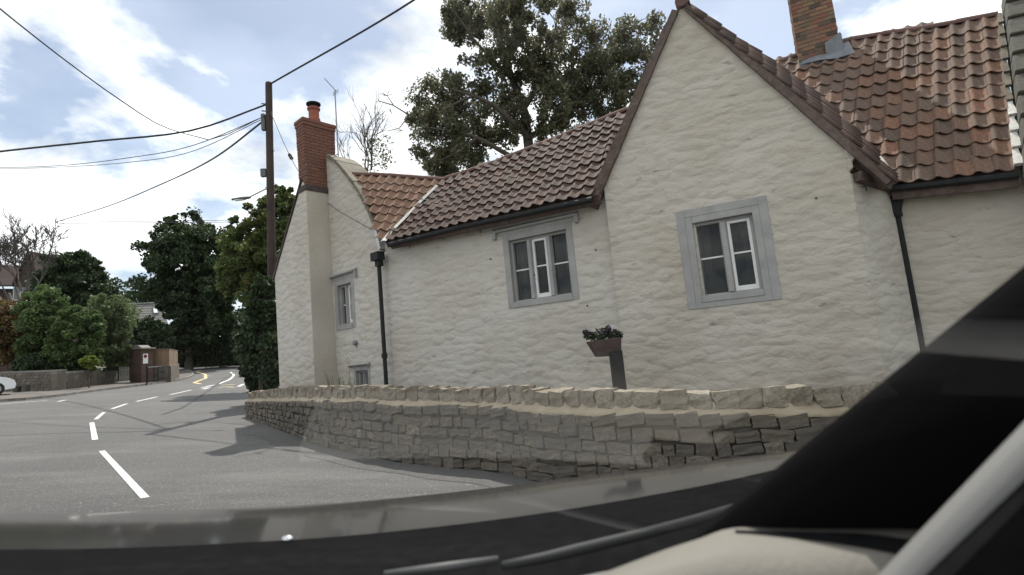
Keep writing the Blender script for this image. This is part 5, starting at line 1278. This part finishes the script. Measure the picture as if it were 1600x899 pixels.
p = at(454, 245, 15.9); d_ = Vector((.5, -.3, -.9)).normalized(); tag(MB().tube([p - d_ * .09, p + d_ * .09], .05, 8).build('wire_insulator', 'black_iron', loc=p), 'small black insulator on the service wire', 'insulator')
q0 = PB.hit(478, 290) + PL.n * .02
wire([at(474, 281, 14.6), PL.hit(520, 322) + PL.n * .05, PL.hit(585, 360) + PL.n * .06], .007, 'thin cable stapled across the left gable wall')

# ================================================================== OUR OWN CAR (seen from inside)
cx0 = Vector((0, -.3, g(0, -.3)))
own = thing('own_car', cx0, 'dark car we look out of, its bonnet, scuttle, dashboard and pillar', 'car')
ux = [-300, -100, 0, 200, 450, 600, 760, 900, 1050, 1150, 1280, 1400, 1520]
sil_v = [812, 806, 803, 800, 790, 780, 763.5, 746, 728, 715.5, 699, 680, 660]
sil_d = [1.5, 1.55, 1.6, 1.64, 1.70, 1.75, 1.82, 1.9, 1.99, 2.04, 2.10, 2.16, 2.2]
cw_v = [866, 860, 857, 854, 842, 830, 812, 792, 766, 746, 716, 690, 668]
cw_d = [.95, .98, 1.0, 1.02, 1.06, 1.10, 1.16, 1.22, 1.30, 1.36, 1.45, 1.55, 1.62]
rows = []
for f in np.linspace(0, 1, 14):
    r = []
    for u, sv, sd, cv, cd_ in zip(ux, sil_v, sil_d, cw_v, cw_d):
        A_, B_ = at(u, cv + 2, cd_), at(u, sv, sd)
        # bonnet skin: straight-ish from scuttle to the crown line, then turning down to the nose
        P = A_.lerp(B_, f); P = P + Z * (.018 * 4 * f * (1 - f)) * .6; r.append(P)
    rows.append(r)
dirn = (Vector((-.3, 1, 0))).normalized()
for k, (fd, dz) in enumerate(((.06, .012), (.14, .035), (.24, .075), (.34, .14), (.40, .24), (.42, .42), (.40, .55))):
    rows.append([p + dirn * fd - Z * (dz + .02 * fd) for p in rows[13]])
def upsample(rows, k=4):
    out_ = []
    for r in rows:
        x = np.arange(len(r)); P = np.array([tuple(p) for p in r]); xx = np.linspace(0, len(r) - 1, (len(r) - 1) * k + 1); o = []
        for a in xx:
            i = min(int(a), len(r) - 2); t_ = a - i; q = [P[max(i - 1, 0)], P[i], P[i + 1], P[min(i + 2, len(r) - 1)]]
            o.append(.5 * (2 * q[1] + (q[2] - q[0]) * t_ + (2 * q[0] - 5 * q[1] + 4 * q[2] - q[3]) * t_ ** 2 + (3 * q[1] - q[0] - 3 * q[2] + q[3]) * t_ ** 3))
        out_.append([Vector(tuple(p)) for p in o])
    return out_
bn_ = MB(); bn_.grid(upsample(rows)); bo = bn_.build('bonnet', 'bonnet_paint', own, smooth=True)
# black scuttle between bonnet and windscreen
def strip(specs, name, m, thick=None, smooth=True, parent=own):
    mb = MB(); mb.grid(upsample([[at(u, v, d_) for u, v, d_ in r] for r in specs])); o = mb.build(name, m, parent, smooth=smooth)
    if thick: s_ = o.modifiers.new('thickness', 'SOLIDIFY'); s_.thickness = thick; s_.offset = 0
    return o
strip([[(u, v + 2.5, d_ - .004) for u, v, d_ in zip(ux, cw_v, cw_d)], [(u, v + 8, d_ - .03) for u, v, d_ in zip(ux, cw_v, cw_d)], [(u, v + 26 - max(0, (u - 900) * .02), d_ - .12) for u, v, d_ in zip(ux, cw_v, cw_d)],
       [(u, v + 75 - max(0, (u - 700) * .06), d_ - .28) for u, v, d_ in zip(ux, cw_v, cw_d)], [(u, v + 190, d_ - .45) for u, v, d_ in zip(ux, cw_v, cw_d)]], 'scuttle', 'trim_black')
wp = [at(600, 897, .80), at(700, 886, .82), at(778, 874, .84)]; MB().tube(wp, [.004, .007, .005], 8).build('wiper_arm', 'arm_grey', own, smooth=True)
wp = [at(786, 884, .80), at(850, 872, .83), at(900, 860, .86), at(1000, 836, .92), at(1090, 812, .98), at(1180, 782, 1.05)]; MB().tube(wp, [.006, .008, .009, .009, .009, .006], 8).build('wiper_blade', 'rubber', own, smooth=True)
p = at(450, 838, 1.055); MB().lathe(p - UP * .004, UP, [(.012, 0), (.012, .002), (.007, .005), (.002, .006)], 12).build('washer_jet', 'chrome', own, smooth=True)
# dashboard: dark top with a pale grey-beige end
dk = MB(); dash_rows = [[at(u, v, d_) for u, v, d_ in r] for r in (
   [(-700, 1040, .70), (0, 985, .70), (400, 965, .70), (700, 935, .72), (900, 902, .74), (1060, 868, .76), (1160, 838, .78)],
   [(-800, 1150, .58), (0, 1090, .58), (400, 1060, .58), (700, 1010, .60), (900, 960, .60), (1060, 920, .62), (1160, 900, .64)],
   [(-900, 1440, .42), (0, 1350, .42), (400, 1300, .42), (700, 1240, .42), (900, 1180, .42), (1060, 1120, .44), (1160, 1080, .46)],
   [(-1200, 2600, .16), (-400, 2500, .16), (300, 2400, .16), (700, 2300, .16), (1000, 2200, .16), (1300, 2100, .17), (1700, 2000, .18)])]
dk.grid(upsample([r[:6] for r in dash_rows[:2]])).build('dashboard_top', 'dash_dark', own, smooth=True)
MB().grid(upsample([r[:6] for r in dash_rows[1:]])).build('unseen_dark_dash', 'trim_black', own, smooth=True)  # out of view; blacked so its reflection does not veil the upper windscreen
MB().grid(upsample([r[5:] for r in dash_rows])).build('dashboard_edge', 'trim_black', own, smooth=True)
strip([[(948, 903, .645), (1040, 868, .655), (1095, 850, .66), (1148, 833, .665), (1250, 831.5, .655), (1350, 830.5, .645), (1455, 830, .635), (1520, 832, .63)],
       [(900, 940, .56), (1020, 905, .565), (1090, 890, .57), (1150, 880, .575), (1250, 878, .57), (1340, 876, .565), (1430, 874, .56), (1490, 876, .55)],
       [(890, 1010, .53), (1010, 980, .53), (1085, 970, .535), (1150, 965, .535), (1250, 960, .53), (1340, 955, .53), (1425, 950, .525), (1485, 950, .52)]], 'dashboard_end', 'dash_beige', thick=.012)
ra_ = [at(*q) for q in ((1148, 833, .665), (1250, 831.5, .655), (1350, 830.5, .645), (1455, 830, .635))]; rb_ = [at(*q) for q in ((1150, 880, .575), (1250, 878, .57), (1340, 876, .565), (1430, 874, .56))]
t0_, t1_ = (.12, .22, .32, .62), (.20, .46, .78, 1.15)
mb = MB(); mb.grid(upsample([[a_.lerp(b_, t_) + UP * .0075 for a_, b_, t_ in zip(ra_, rb_, tt)] for tt in (t0_, t1_)])); mb.build('demister_slot', 'trim_black', own)
MB().grid([[CAM + RT * x + UP * -.275 + fw * d_ for x in (.43, .52, .64)] for d_ in (.78, .73, .69)]).build('hidden_veil_panel', 'dash_beige', own)  # added pale panel hidden behind the pillar, reflects as a veil in the windscreen
MB().grid([[CAM + RT * x + UP * -.34 + fw * d_ for x in (.45, .8, 1.5)] for d_ in (.76, .4, -.3)]).build('unseen_dark_panel', 'trim_black', own)  # added unseen black sheet, keeps sunlit road out of the windscreen reflection
# windscreen pillar: a thick rounded bar rising to the right
def barrel(c0, c1, wvec0, wvec1, dep, name, m, seg=14):
    mb = MB(); rows = []
    for f in np.linspace(0, 1, 8):
        c = c0.lerp(c1, f); wv = wvec0.lerp(wvec1, f); r = []
        for j in range(seg + 1):
            an = 2 * pi * j / seg; cx_, sx_ = cos(an), sin(an)
            e = .55; r.append(c + wv * (math.copysign(abs(cx_) ** e, cx_)) + fw * dep * (math.copysign(abs(sx_) ** e, sx_)))
        rows.append(r)
    mb.grid(rows); return mb.build(name, m, own, smooth=True)
def pillar(l0, l1, r0_, r1_, d0, d1, dep, name, m):
    A0, A1, B0_, B1 = at(*l0, d0), at(*l1, d1), at(*r0_, d0), at(*r1_, d1)
    return barrel((A0 + B0_) / 2, (A1 + B1) / 2, (A0 - B0_) / 2, (A1 - B1) / 2, dep, name, m)
pillar((1010, 905), (1760, 305), (1380, 985), (1820, 520), .74, .52, .035, 'windscreen_pillar', 'pillar_black')
pillar((1360, 935), (1800, 480), (1450, 950), (1850, 545), .50, .42, .02, 'door_seal', 'seal_grey')
mb = MB(); mb.prism([at(*q) for q in ((1430, 960, .46), (1840, 540, .40), (2000, 700, .40), (1900, 1100, .44))], fw * .03); mb.build('door_trim', 'trim_black', own)
# windscreen
A_, B_ = at(-500, 930, .82), at(1500, 800, .98); T_ = CAM + fw * .16 + UP * .10
ex = (B_ - A_); up_ = T_ - A_; up_ = up_ - ex.normalized() * up_.dot(ex.normalized())
mb = MB(); a0, a1 = A_ - ex * .4, B_ + ex * .35
mb.face([a0, a1, a1 + up_ * 1.5, a0 + up_ * 1.5]); mb.build('windscreen', 'screen', own)
